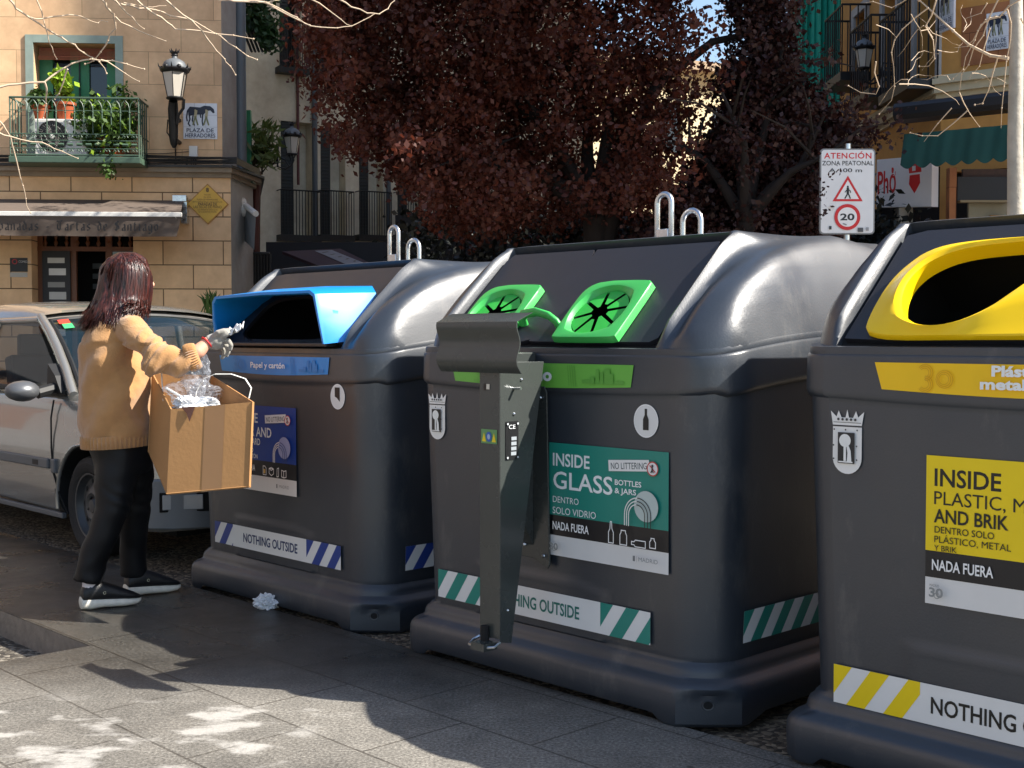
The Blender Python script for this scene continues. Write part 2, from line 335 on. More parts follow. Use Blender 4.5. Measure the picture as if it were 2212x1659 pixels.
def bin_lower():
    # (z, outset, radius, chamfer, lip weight)
    hu,v0,v1=.70,0.,1.72
    def ringz(z,o,r,ch=0,wl=0,emb=False,bottom=False):
        P=rrect(-hu-o,hu+o,v0-o*(1 if z<.199 else .45),v1+o,r,z,cham=ch,rl=.055 if z<.2 else .10); out=[]
        for x,y,q in P:
            side=sstep(.45,.72,abs(x)) if 0.05<y<1.67 else 0
            vf=min(1,max(0,(y-.02)/1.68))
            dz=wl*(.068*math.sin(PI*vf)**.8*(1 if abs(x)>.5 else 0)) if 0<vf<1 else 0
            dz+=wl*.018*(1-min(1,max(0,1-(x/.7)**2)))*(1 if y<.05 or y>1.67 else 0)*(1 if z<1.1 else 0)
            yy=y; qq=q+dz
            if emb and y<.02:      # embossed field low on the front
                e_=min(sstep(-.40,-.34,x),1-sstep(.22,.28,x),1-sstep(.375-.02*sstep(.1,.25,x),.405-.02*sstep(.1,.25,x),z)); yy=y-.006*e_
                yy-= .002*(1 if e_>.2 and e_<.9 else 0)
            if bottom:
                if y<0 or y>1.72: qq=z+.026*min(sstep(-.66,-.62,x),1-sstep(.50,.55,x))
                elif abs(x)>.74: qq=z+.026*min(sstep(.16,.22,y),1-sstep(1.50,1.56,y))
            out.append((x,yy,qq))
        return out
    rings=[ringz(0.03,.045,.15,.9,bottom=True),ringz(.0,.05,.15,.9,bottom=True),ringz(.012,.058,.15,.9,bottom=True)]
    rings+=[ringz(z,o,r,c) for z,o,r,c in[(.075,.060,.15,.9),(.105,.059,.15,.85),(.118,.056,.155,.4),(.128,.050,.16,.1),(.138,.040,.16,0),(.146,.026,.16,0),(.154,.018,.16,0),(.168,.016,.16,0),(.182,.012,.16,0),(.19,.004,.16,0),(.198,.0,.16,0)]]
    zs=[.206+.0125*i for i in range(18)]
    rings+=[ringz(z,.002+.035*(z-.2),.16,emb=True) for z in zs]
    rings+=[ringz(z,.002+.035*(z-.2),.16,wl=sstep(.8,1.04,z)) for z in (.46,.55,.65,.75,.82,.88,.93,.97,1.0,1.03)]
    for z,o in((1.044,.031),(1.048,.037),(1.053,.0435),(1.061,.047),(1.07,.0475),(1.10,.047),(1.14,.046),(1.176,.045),(1.182,.043),(1.185,.038),(1.188,.0385),(1.2,.038),(1.206,.036),(1.208,.02)):
        rings.append(ringz(z,o,.16,wl=1))
    return rings
ARC=[(-.015,0),(-.012,.035),(.0,.062),(.022,.09),(.062,.135),(.116,.184),(.165,.217),(.222,.25),(.285,.285),(.359,.32),(.43,.345),(.503,.366),(.61,.390),(.72,.406),(.86,.414)]
LPR=[(-.012,0),(.0,.024),(.388,.392),(.392,.410),(.42,.416),(.56,.414),(.86,.410)]
def tab(T,f,ts):
    for a,b,p,q in zip(ts,ts[1:],T,T[1:]):
        if f<=b: k=(f-a)/(b-a); return p[0]+(q[0]-p[0])*k,p[1]+(q[1]-p[1])*k
    return T[-1]
def arclen(T):
    d=[0.]
    for p,q in zip(T,T[1:]): d.append(d[-1]+math.hypot(q[0]-p[0],q[1]-p[1]))
    return [x/d[-1] for x in d]
ARCT=arclen(ARC)
def arch(f): return tab(ARC,f,ARCT)
def lidprof(f): return tab(LPR,f,[0,.03,.60,.635,.69,.80,1])
def bin_dome():
    us=[-.738,-.7375,-.735,-.728,-.716,-.70,-.682,-.665,-.65,-.642,-.634,-.626,-.618,-.612]+list(np.linspace(-.60,.45,22))+[.466,.474,.482,.492,.502,.512,.522,.535,.55,.565,.58,.60,.62,.64,.66,.68,.698,.712,.722,.730,.735,.7375,.738]
    NT=64; ts=[i/NT for i in range(NT+1)]
    grid=[]
    for u in us:
        r=.16; d=.738-abs(u)
        w_=0 if d>r else r*(1-math.sqrt(max(0,1-((r-d)/r)**2)))      # plan rounding
        if u>0: wz=max(.0005,(.7385-u)*4.9)
        else: wz=max(.0005,(.7385+u)*6.5)
        # 0 lid profile .. 1 arch profile
        b=max(sstep(.505,.60,u),sstep(.66,.73,-u)*.0)
        ridge=max(math.exp(-((u-.500)/.020)**2),sstep(-.612,-.632,u)*(1-.3*sstep(-.70,-.735,u)))
        sink=1 if LU0<u<LU1 else 0
        valley=math.exp(-((u-.545)/.03)**2)
        col=[]
        for t in ts:
            tf=t if t<=.5 else 1-t
            f=min(1,tf/.5)**.9; av,az=arch(f); lv,lz=lidprof(f)
            vv=lv+(av-lv)*b; zz=lz+(az-lz)*b
            fade=sstep(.0,.08,f)
            rr=ridge*.036*sstep(.0,.12,f)*(1-sstep(.5,.72,f)); vv-=rr*L2; zz+=rr*L1
            top=math.exp(-((u-.56)/.06)**2)*sstep(.8,1,f); zz+=.012*top*b
            if sink and .02<f<.632: vv+=.045*L2; zz-=.045*L1
            zz-=valley*.008*fade*(1-sstep(.6,.8,f))
            zz=((max(zz,1e-4))**-5+wz**-5)**-.2 if abs(u)>.5 else zz; vv=vv+w_*(1-vv/.86)
            if t>.5: vv=1.72-vv
            rise=.068*math.sin(PI*min(1,max(0,vv/1.72)))**.8*sstep(.45,.735,abs(u))*(1-sstep(0,.43,zz))*.9
            col.append((u,vv,1.196+zz+rise))
        grid.append(col)
    vs=[p for c in grid for p in c]; fs=[]
    for i in range(len(us)-1):
        hole=us[i]>=-.606 and us[i+1]<=.458
        for j in range(NT):
            tf=ts[j] if ts[j]<.5 else 1-ts[j+1]
            f=(2*tf)**.9
            if hole and .05<f<.56: continue
            a=i*(NT+1)+j; fs.append((a,a+NT+1,a+NT+2,a+1))
    return vs,fs
def panel_with_holes(mb,m,rect,holes,split,h0,h1,n=72):
    """lid panel in lid coordinates with rounded corners and a hole per cell"""
    cells=[]; xs=[rect[0]]+split+[rect[1]]
    for k,(hx,hs,ru,rs_,ex) in enumerate(holes):
        x0,x1=xs[k],xs[k+1]; o0,o1=[],[]
        inn=[]
        for i in range(n):
            a=2*PI*i/n+.013; ca,sa=math.cos(a),math.sin(a)
            tx=((x1-hx)/ca if ca>0 else (x0-hx)/ca) if abs(ca)>1e-6 else 9
            ty=((rect[3]-hs)/sa if sa>0 else (rect[2]-hs)/sa) if abs(sa)>1e-6 else 9
            t=min(tx,ty); o0.append((hx+ca*t,hs+sa*t))
            q=(abs(ca)**ex+abs(sa)**ex)**(-1/ex); inn.append((hx+ca*q*ru,hs+sa*q*rs_))
        A=[lidP(x,s,h1) for x,s in o0]; B=[lidP(x,s,h1) for x,s in inn]; C_=[lidP(x,s,h0) for x,s in inn]; D=[lidP(x,s,h0) for x,s in o0]
        mb.loft([D,A,B,C_],m,cap=False)
def rimmed(mb,m,outer,inner,hs,n,flat=False):
    """outer/inner contours (same count); hs=(edge, outer top, crest, hole top, inside depth)"""
    def mix(a,b,t): return [(p[0]+(q[0]-p[0])*t,p[1]+(q[1]-p[1])*t) for p,q in zip(a,b)]
    R_=[]
    for t,h in (((0,hs[0]),(.02,hs[1]-.004),(.06,hs[1]),(.60,hs[1]+.003),(.72,hs[1]+.002),(.82,hs[1]-.006),(1.,hs[3]),(1.,hs[4])) if flat else ((0,hs[0]),(.0,hs[1]-.004),(.03,hs[1]),(.35,hs[1]+(hs[2]-hs[1])*.25),(.62,hs[1]+(hs[2]-hs[1])*.75),(.78,hs[2]),(.9,hs[2]-.002),(1.,hs[3]),(1.0,hs[4]))):
        R_.append([lidP(x,s,h) for x,s in mix(outer,inner,t)])
    mb.loft(R_,m,cap=False)
def resample(pts,n,ctr):
    """closed polygon sampled by angle around ctr"""
    out=[]
    for i in range(n):
        a=2*PI*i/n+.013; d=Vector((math.cos(a),math.sin(a))); best=None
        for p,q in zip(pts,pts[1:]+pts[:1]):
            P=Vector(p)-Vector(ctr); Q=Vector(q)-Vector(ctr); e_=Q-P; den=d.x*e_.y-d.y*e_.x
            if abs(den)<1e-9: continue
            t=(P.x*e_.y-P.y*e_.x)/den; s_=(P.x*d.y-P.y*d.x)/den
            if t>0 and -1e-6<=s_<=1+1e-6 and (best is None or t>best): best=t
        out.append((ctr[0]+d.x*(best or .01),ctr[1]+d.y*(best or .01)))
    return out
def smoothpoly(pts,it=2):
    for _ in range(it):
        q=[]
        for a,b in zip(pts,pts[1:]+pts[:1]): q+=[(a[0]*.75+b[0]*.25,a[1]*.75+b[1]*.25),(a[0]*.25+b[0]*.75,a[1]*.25+b[1]*.75)]
        pts=q
    return pts
_lower=bin_lower(); _dome=bin_dome()
def crest(parent,x,z,h):
    k=h/.175; d=Decal(x,z,-.004); wd=.046*k; hh=h
    out=[(-wd,hh*.72),(-wd,hh*.22)]+[(wd*-math.cos(a),hh*.22-wd*1.0*math.sin(a)) for a in np.linspace(.15,PI-.15,12)]+[(wd,hh*.22),(wd,hh*.72)]
    d.poly(out,'#e9e8e4')
    cr=[(-wd,hh*.745),(-wd*1.15,hh*.97),(-wd*.75,hh*.88),(-wd*.6,hh*.98),(-wd*.4,hh*.87),(-wd*.12,hh*.87),(0,hh*1.0),(wd*.12,hh*.87),(wd*.4,hh*.87),(wd*.6,hh*.98),(wd*.75,hh*.88),(wd*1.15,hh*.97),(wd,hh*.745)]
    d.poly(cr,'#e9e8e4')
    d.line([(-wd*.95,hh*.79),(wd*.95,hh*.79)],.0015*k,'#3a3a3c'); d.line([(-wd*.9,hh*.735),(wd*.9,hh*.735)],.002*k,'#3a3a3c')
    for q in(-.6,-.3,0,.3,.6): d.ell(wd*q,hh*.84,.004*k,.004*k,'#3a3a3c',8)
    d.rect(-wd*.58,hh*.13,wd*1.16,hh*.50,'#232427')
    d.ell(-wd*.08,hh*.50,wd*.40,hh*.105,'#eeeeea'); d.rect(-wd*.16,hh*.17,wd*.17,hh*.3,'#eeeeea')
    d.poly([(wd*.08,hh*.16),(wd*.12,hh*.30),(wd*.05,hh*.40),(wd*.2,hh*.42),(wd*.34,hh*.34),(wd*.40,hh*.16)],'#eeeeea')
    d.rect(-wd*.5,hh*.145,wd*.98,hh*.02,'#eeeeea')
    for q in(-.8,0,.8): d.ell(wd*q,hh*.675,.0028*k,.0028*k,'#4a4a4a',6)
    for q in(.2,.42):
        for sx in(-.8,.8): d.ell(wd*sx,hh*q,.0028*k,.0028*k,'#4a4a4a',6)
    return d.build('city_crest',parent)
def strip(parent,x0,x1,z0,z1,col,l_end,t0,t1,r0,tc,text='NOTHING OUTSIDE',f=None,name='warning_strip',yo=-.012):
    d=Decal(0,0,yo,f=f); W_='#e4e3df'; h=z1-z0; d.rect(x0,z0,x1-x0,h,W_); hh=d._lay()
    def band(a,b):
        p=a; k=0; sl=.075; wd=.058
        x=a-sl
        while x<b:
            if k%2==0:
                pts=[(x,0),(x+wd,0),(x+wd+sl,h),(x+sl,h)]; q=[]
                # clip to [a,b]
                def clip(pt,lim,keep):
                    o=[]
                    for P,Q in zip(pt,pt[1:]+pt[:1]):
                        i1=keep(P[0],lim); i2=keep(Q[0],lim)
                        if i1: o.append(P)
                        if i1!=i2: t=(lim-P[0])/(Q[0]-P[0]); o.append((lim,P[1]+t*(Q[1]-P[1])))
                    return o
                q=clip(pts,a,lambda v_,l:v_>=l-1e-9)
                if len(q)>2: q=clip(q,b,lambda v_,l:v_<=l+1e-9)
                if len(q)>2: d.poly([(u,z0+v_) for u,v_ in q],col,h=hh)
            x+=wd; k+=1
    if l_end: band(x0,l_end)
    band(r0,x1)
    if text: d.text(t0,z0+h*.30,h*.40,text,tc,w=t1-t0,bold=.018)
    return d.build(name,parent)
def poster(parent,x0,z1,w_,h_,bg_,ink,kind):
    d=Decal(x0,z1-h_,-.0145); Wt='#e6e5e2'
    X=lambda a:a*w_; Y=lambda b:(1-b)*h_
    c1,c2=(.64,.82)
    d.rect(0,0,w_,Y(c2),'#dcdbd8'); d.rect(0,Y(c2),w_,Y(c1)-Y(c2),'#17171a'); d.rect(0,Y(c1),w_,h_-Y(c1),bg_)
    T=lambda a,b,b2,s,a2=None,c=ink,bo=.018,**k: d.text(X(a),Y(b2),(b2-b)*h_,s,c,w=X(a2)-X(a) if a2 else None,bold=bo,**k)
    if kind=='G':
        T(.035,.09,.20,'INSIDE',.36); T(.04,.25,.40,'GLASS',.555,bo=.012); T(.575,.265,.31,'BOTTLES',.79,bo=.02); T(.575,.335,.38,'& JARS',.75,bo=.02)
        T(.04,.47,.525,'DENTRO',.27,bo=.0); T(.04,.565,.625,'SOLO VIDRIO',.42,bo=.0)
    elif kind=='B':
        T(.035,.09,.20,'INSIDE',.40); T(.035,.25,.36,'PAPER AND',.62); T(.035,.385,.46,'CARDBOARD',.44)
        T(.035,.50,.55,'DENTRO SOLO',.33,bo=.01); T(.035,.57,.62,'PAPEL Y CARTÓN',.40,bo=.01)
    else:
        T(.045,.085,.20,'INSIDE',.39); T(.045,.235,.325,'PLASTIC, METAL',.74); T(.045,.355,.445,'AND BRIK',.43)
        T(.05,.47,.515,'DENTRO SOLO',.36,bo=.004); T(.05,.535,.58,'PLÁSTICO, METAL',.445,bo=.004); T(.05,.597,.635,'Y BRIK',.17,bo=.004)
    c0=.695
    T(.04,c0,c0+.07,'NADA FUERA',.36,c='#efefed',bo=.02)
    # no littering tag
    if kind!='Y' or 1:
        d.rect(X(.53),Y(.20),X(.33),h_*.095,Wt,rot=.07); d.text(X(.55),Y(.18),h_*.055,'NO LITTERING','#3a4a4c',w=X(.29),rot=.07,bold=.0)
        d.ell(X(.885),Y(.145),w_*.043,w_*.043,'#e8e4e2'); d.ring(X(.885),Y(.145),w_*.045,w_*.007,'#c0392f'); d.line([(X(.865),Y(.12)),(X(.905),Y(.17))],w_*.007,'#c0392f')
        d.ell(X(.885),Y(.12),w_*.008,w_*.008,'#33363a',10); d.line([(X(.885),Y(.13)),(X(.883),Y(.16)),(X(.875),Y(.175))],w_*.009,'#33363a'); d.line([(X(.883),Y(.155)),(X(.895),Y(.175))],w_*.007,'#33363a')
    cc={'G':'#b9c6c2','B':'#98a0c8','Y':'#f7e27a'}[kind]
    cx,cy=X(.84),Y(.46); d.ell(cx,cy,w_*.095,w_*.095,cc)
    for i,r in enumerate((.105,.085,.065)):
        ax=X(.775); ay=Y(.54)
        d.arc(ax,ay,w_*r,w_*.007,PI,PI/2,'#e6e6e2'); d.line([(ax-w_*r,ay),(ax-w_*r,Y(.635))],w_*.007,'#e6e6e2')
        c3='#14201e' if kind!='B' else '#33407a'
        d.arc(ax,ay,w_*r,w_*.006,PI/2,0,c3); d.line([(ax+w_*r,ay),(ax+w_*r,Y(.635))],w_*.006,c3)
    lw=w_*.006; I='#efefed'
    def outl(pts): d.line([(X(a),Y(b)) for a,b in pts+pts[:1]],lw,I)
    if kind=='G':
        outl([(.565,.62),(.575,.62),(.578,.68),(.59,.71),(.59,.80),(.55,.80),(.55,.71),(.562,.68)])
        outl([(.655,.68),(.69,.68),(.69,.695),(.70,.72),(.70,.80),(.645,.80),(.645,.72),(.655,.695)])
        outl([(.74,.76),(.76,.76),(.77,.745),(.85,.745),(.85,.80),(.77,.80),(.76,.785),(.74,.785)])
        outl([(.895,.71),(.92,.71),(.92,.725),(.93,.74),(.93,.79),(.885,.79),(.885,.74),(.895,.725)])
    elif kind=='B':
        outl([(.53,.69),(.56,.69),(.58,.715),(.58,.79),(.53,.79)]); d.rect(X(.538),Y(.775),X(.03),h_*.05,'#c9a24a')
        outl([(.63,.71),(.665,.695),(.70,.71),(.70,.765),(.665,.79),(.63,.765)]); outl([(.63,.71),(.665,.73),(.70,.71)])
        outl([(.76,.70),(.785,.69),(.78,.79),(.755,.795)]); outl([(.83,.71),(.865,.72),(.90,.71),(.90,.785),(.865,.795),(.83,.785)]); outl([(.865,.72),(.865,.795)])
    else:
        outl([(.55,.71),(.62,.71),(.62,.80),(.55,.80)]); outl([(.70,.70),(.76,.70),(.77,.80),(.69,.80)])
    d.text(X(.04),Y(.94),h_*.06,'30','#8b8f8e',w=X(.075),bold=.03); d.ring(X(.083),Y(.93),w_*.016,w_*.004,'#8b8f8e')
    if kind=='Y': d.text(X(.045),Y(.872),h_*.018,'MADRID','#6b6f6e',w=X(.05))
    d.text(X(.80),Y(.915),h_*.035,'MADRID','#86898a',w=X(.15)); d.rect(X(.755),Y(.92),X(.018),h_*.045,'#77797a'); d.rect(X(.785),Y(.925),X(.002),h_*.05,'#9a9c9c')
    return d.build('information_sticker',parent)
def band(parent,col,dk,du,dz,kind):
    d=Decal(du,dz,-.024); pts=[(-.512,1.152),(.40,1.152),(.388,1.078)]
    k=14; bot=[(.388-(.388+.49)*i/k, 1.078-.012*math.sin(PI*i/k)) for i in range(k+1)]
    d.poly([(-.512,1.152),(.40,1.152)]+bot,col)
    for i in range(4): d.line([(.10+i*.011,1.146),(.108+i*.011,1.075)],.003,dk)
    if kind!='Y':
        for a,b,h in((.17,.36,.012),(.235,.25,.05),(.255,.27,.04),(.275,.30,.052),(.30,.315,.035),(.21,.23,.022)): d.rect(a,1.086,b-a,h,dk)
    for q in(0,1,2):
        d.arc(-.36,1.127,.022-.005*q,.0018,-PI/2,PI*.8,dk,8); d.arc(-.36,1.096,.022-.005*q,.0018,-PI*.8,PI/2,dk,8); d.arc(-.305,1.11,.024-.005*q,.0018,0,2*PI,dk,12)
    Wt='#eef0ee'
    if kind=='B': d.text(-.215,1.098,.026,'Papel y cartón',Wt,w=.285,bold=.02)
    elif kind=='G': d.text(-.165,1.092,.042,'Vidrio',Wt,w=.20,bold=.04)
    else: d.text(-.175,1.122,.026,'Plástico,',Wt,w=.17,bold=.04); d.text(-.205,1.088,.026,'metal y brik',Wt,w=.27,bold=.04)
    return d.build('category_label',parent)
PC={'B':('#1d3f8f','#eceeec'),'G':('#1f8576','#eef0ee'),'Y':('#f0d000','#1b1a16')}
def make_bin(key,name,label):
    t=thing(name,label,'recycling bin',OB[key],YAW,'recycling containers in a row')
    mb=MB(); mb.loft(_lower,M_BIN,cap=True); body=mb.build('container_body',t,smooth=40)
    mb=MB(); mb.add(*_dome,M_BIN); mb.build('dome_top',t,smooth=38)
    # chamfer foot face with drain hole
    for sx in(-1,1):
        f=MB(); c=Vector((sx*.683,.013,.075)); n=Vector((sx*.707,-.707,0)); tt=Vector((n.y,-n.x,0))*-1
        def ov(r,h): return [c+tt*(r*math.cos(2*PI*i/18))+Z*(r*.85*math.sin(2*PI*i/18))+n*h for i in range(18)]
        f.loft([ov(.021,.004),ov(.019,.007),ov(.015,.0065)],M_BIN,cap=False); f.add(ov(.0165,.0055),[tuple(range(18))],M_DARK); f.build('drain_hole',t,smooth=40)
    # lid
    mb=MB()
    rect=(LU0+.014,LU1-.014,.014,.520)
    if key=='G': panel_with_holes(mb,M_LID,rect,[(-.40,.147,.116,.116,2.2),(.14,.147,.116,.116,2.2)],[-.13],-.02,-.002)
    elif key=='Y': panel_with_holes(mb,M_LID,rect,[(-.09,.213,.395,.192,3.2)],[],-.02,-.002)
    else: panel_with_holes(mb,M_LID,rect,[(-.03,.19,.40,.15,5)],[],-.02,-.002)
    mb.build('front_lid',t,smooth=40)
    s=MB(); s.loft([[lidP(a,b,h) for a,b in((LU0,.004),(LU1,.004),(LU1,.567),(LU0,.567))] for h in(-.028,-.024)],M_DARK)
    # only a narrow dark gasket frame stays visible round the lid
    s=MB()
    o_=[(LU0,.003),(LU1,.003),(LU1,.535),(LU0,.535)]; i_=[(LU0+.03,.03),(LU1-.03,.03),(LU1-.03,.505),(LU0+.03,.505)]
    s.loft([[lidP(a,b,-.021) for a,b in o_],[lidP(a,b,-.021) for a,b in i_]],M_DARK,cap=False); s.build('lid_gasket',t)
    s=MB(); a0,a1,b0,b1=LU0+.04,LU1-.04,.03,.50  # black box added behind the lid so the openings read dark
    s.loft([[lidP(a,b,h) for a,b in((a0,b0),(a1,b0),(a1,b1),(a0,b1))] for h in(-.03,-.34)],M_DARK,cap=False); s.add([lidP(a,b,-.34) for a,b in((a0,b0),(a1,b0),(a1,b1),(a0,b1))],[(0,1,2,3)],M_DARK); s.build('added_dark_liner',t)
    # lifting loops
    hk=thing('lifting_hook',None,None); hk.parent=t
    def loop(cu,cv,w_,z0,z1,r,nm,skew=0):
        p=[(cu-w_/2,cv,z0)]+[(cu-w_/2,cv,z1-w_/2)]+[(cu-w_/2*math.cos(a),cv+skew*math.sin(a),z1-w_/2+w_/2*math.sin(a)) for a in np.linspace(.15,PI-.15,10)]+[(cu+w_/2,cv,z1-w_/2),(cu+w_/2,cv,z0)]
        q=MB(); q.tube(p,r,M_GALV,10); return q
    q=loop(-.115,.76,.072,1.61,1.815,.0115,'a'); q.bb(-.145,-.085,.745,.775,1.60,1.675,M_GALV); q.build('hook_loop',hk,smooth=40,bevel=.002)
    q=loop(-.008,.80,.09,1.60,1.745,.0115,'b'); q.build('hook_loop',hk,smooth=40)
    q=MB(); q.bb(-.19,.06,.72,.84,1.612,1.628,M_GALV); q.tube([(-.215,.74,1.625),(-.17,.74,1.632)],.012,M_GALV,10); q.build('hook_plate',hk,bevel=.003)
    if key=='B':
        h=MB()   # hood: front opening frame, flared cheeks and roof
        def P_(u,v_,z): return (u,v_,z)
        F=[(-.475,-.05,1.228),(-.49,-.055,1.335),(-.485,-.06,1.425),(-.455,-.062,1.452),(-.05,-.062,1.462),(.34,-.062,1.462),(.372,-.06,1.445),(.395,-.055,1.34),(.425,-.05,1.228)]
        Bk=[(-.56,.02,1.238),(-.56,.095,1.31),(-.52,.24,1.45),(-.47,.29,1.497),(-.05,.29,1.50),(.33,.28,1.49),(.395,.25,1.458),(.475,.095,1.31),(.475,.02,1.238)]
        inn=lambda L_,d,dv:[(u+(d if u<-.1 else (-d if u>.1 else 0)),v_+dv,z-(d if z>1.4 else 0)) for u,v_,z in L_]
        fl=[(u*1.035,v_-.006,z-.02 if z>1.3 else z) for u,v_,z in Bk]
        h.loft([fl,Bk,[tuple(a+(b-a)*.93 for a,b in zip(p,q)) for p,q in zip(Bk,F)],[(a,b-.006,c) for a,b,c in F],[(a,b-.006,c) for a,b,c in inn(F,.012,0)],inn(F,.016,.004),inn(Bk,.03,-.0)],M_BLUE,cap=False,closed=False)
        h.build('opening_hood',t,smooth=35)
        q=MB(); q.bb(-.475,.425,-.046,.02,1.215,1.232,M_LID); q.build('opening_sill',t,bevel=.005)
    if key=='G':
        for cx in(-.40,.14):
            mb=MB(); n=72; ctr=(cx,.147)
            out=smoothpoly([(cx-.135,.008),(cx-.135,.015),(cx-.145,.20),(cx-.135,.27),(cx-.08,.302),(cx+.135,.300),(cx+.155,.294),(cx+.163,.28),(cx+.166,.02),(cx+.165,.009),(cx+.155,.006),(cx-.13,.006)],1)
            outer=resample(out,n,ctr); inner=[(cx+.114*math.cos(2*PI*i/n+.013),.147+.113*math.sin(2*PI*i/n+.013)) for i in range(n)]
            rimmed(mb,M_GREEN,outer,inner,(.0,.027,.030,.008,.003),n,True); ho=mb.build('opening_rim',t,smooth=30)
            f=MB()
            for k in range(8):
                a0=2*PI*(k+.07)/8+.25; a1=2*PI*(k+.93)/8+.25; ri=.27+.08*(k%2)
                pts=[lidP(cx+.114*r_*math.cos(a),.147+.113*r_*math.sin(a),.012+.006*(1-r_)) for r_,a in[(ri,(a0*.75+a1*.25)),(.99,a0),(.99,(a0*2+a1)/3),(.99,(a0+2*a1)/3),(.99,a1),(ri,(a0*.25+a1*.75))]]
                f.add(pts,[tuple(range(6))],M_RUB)
            f.build('rubber_flap',ho)
        q=MB(); q.tube([lidP(-.215,.10,.0),lidP(-.21,.105,.03),lidP(-.19,.11,.045),lidP(-.12,.11,.055),lidP(-.05,.095,.048),lidP(-.02,.085,.03),lidP(-.015,.08,.0)],[(.012,.019)]*7,M_GREEN,12); q.build('lid_handle',t,smooth=50)
    if key=='Y':
        mb=MB(); n=96; ctr=(-.2,.25)
        out=smoothpoly([(-.525,.006),(-.548,.08),(-.552,.22),(-.535,.31),(-.48,.405),(-.36,.432),(-.075,.436),(.17,.432),(.34,.405),(.40,.31),(.412,.22),(.41,.08),(.385,.006),(.05,.012),(-.20,.012)],2)
        outer=resample(out,n,ctr)
        inner=resample(smoothpoly([(-.470,.17),(-.475,.25),(-.44,.325),(-.36,.375),(-.20,.39),(0,.395),(.17,.39),(.27,.36),(.30,.30),(.25,.27),(.10,.28),(-.03,.29),(-.10,.25),(-.15,.17),(-.20,.09),(-.265,.035),(-.35,.022),(-.43,.075)],2),n,(-.2,.25))
        rimmed(mb,M_YEL,outer,inner,(.0,.020,.046,.038,-.012),n); mb.build('opening_rim',t,smooth=30)
        q=MB()
        for k in range(9):
            q.sphere((random.uniform(-.4,.3),random.uniform(.24,.30),random.uniform(1.13,1.17)),(.07,.05,.05),mat('bin_bag','#101114',.3,bump=.6,bscale=25),10,8)
        q.tube([(-.22,.19,1.16),(-.215,.20,1.22),(-.22,.19,1.30)],.006,mat('bag_tie','#8c7a4a',.5),6)
        q.build('rubbish_bags',t,smooth=40)
    # prints
    ba=dict(B=('#2b86d0','#2478bd',.021,.017),G=('#6db545','#5fa33c',0,0),Y=('#f5c400','#dba800',.031,.012))[key]; band(t,ba[0],ba[1],ba[2],ba[3],key)
    c,ink=PC[key]
    po=dict(B=(-.377,.936,.527,.402),G=(.003,.873,.540,.398),Y=(-.328,.917,.53,.40))[key]; poster(t,po[0],po[1],po[2],po[3],c,ink,key)
    so_=dict(B=(-.568,.48,.245,.350,-.40,-.306,.15,.22),G=(-.606,.466,.232,.340,-.33,-.285,.147,.245),Y=(-.607,.465,.187,.297,-.34,-.308,.15,.245))[key]
    strip(t,so_[0],so_[1],so_[2],so_[3],c if key!='B' else '#26418c',so_[4],so_[5],so_[6],so_[7],{'B':'#26345f','G':'#1f6f63','Y':'#1b1a16'}[key])
    strip(t,.16,.62,.252,.357,c if key!='B' else '#26418c',None,0,0,.16,'#000000',text=None,f=lambda x,y,h:(.7085+.035*(y-.2)+h,x,y),name='side_strip')
    bd=dict(B=(.469,1.0),G=(.447,.97),Y=(.447,.98))[key]; d=Decal(bd[0],bd[1],-.0155); d.ell(0,0,.052,.055,'#dfdedb'); d.ring(0,0,.052,.003,'#f2f1ee',ry=.055)
    if key=='G': d.poly([(-.012,-.03),(.012,-.03),(.012,.005),(.005,.02),(.005,.04),(-.005,.04),(-.005,.02),(-.012,.005)],'#1c1c1e')
    elif key=='B': d.poly([(-.02,.0),(-.02,.04),(.016,.04),(.016,-.022),(-.004,-.006)],'#1c1c1e')
    else: d.poly([(-.014,-.03),(.014,-.03),(.016,.02),(-.016,.02)],'#1c1c1e')
    d.build('round_emblem',t)
    if key!='B': crest(t,-.605+.036*(key=='Y'),.854,.175).location=(0,-.0125,0)
    return t
BIN={}
BIN['B']=make_bin('B','recycling_container','dark grey recycling bin with a blue hood marked Papel y cartón, behind the woman')
BIN['G']=make_bin('G','recycling_container','dark grey recycling bin with two green round openings and a green lid handle')
BIN['Y']=make_bin('Y','recycling_container','dark grey recycling bin with a big yellow oval opening, cut by the frame edge')
for o in BIN['Y'].children:
    if o.name.split('.')[0] in('dome_top','front_lid','lid_gasket','added_dark_liner','opening_rim','rubbish_bags','lifting_hook'): o.scale=(1,1,.94); o.location.z=1.196*.06
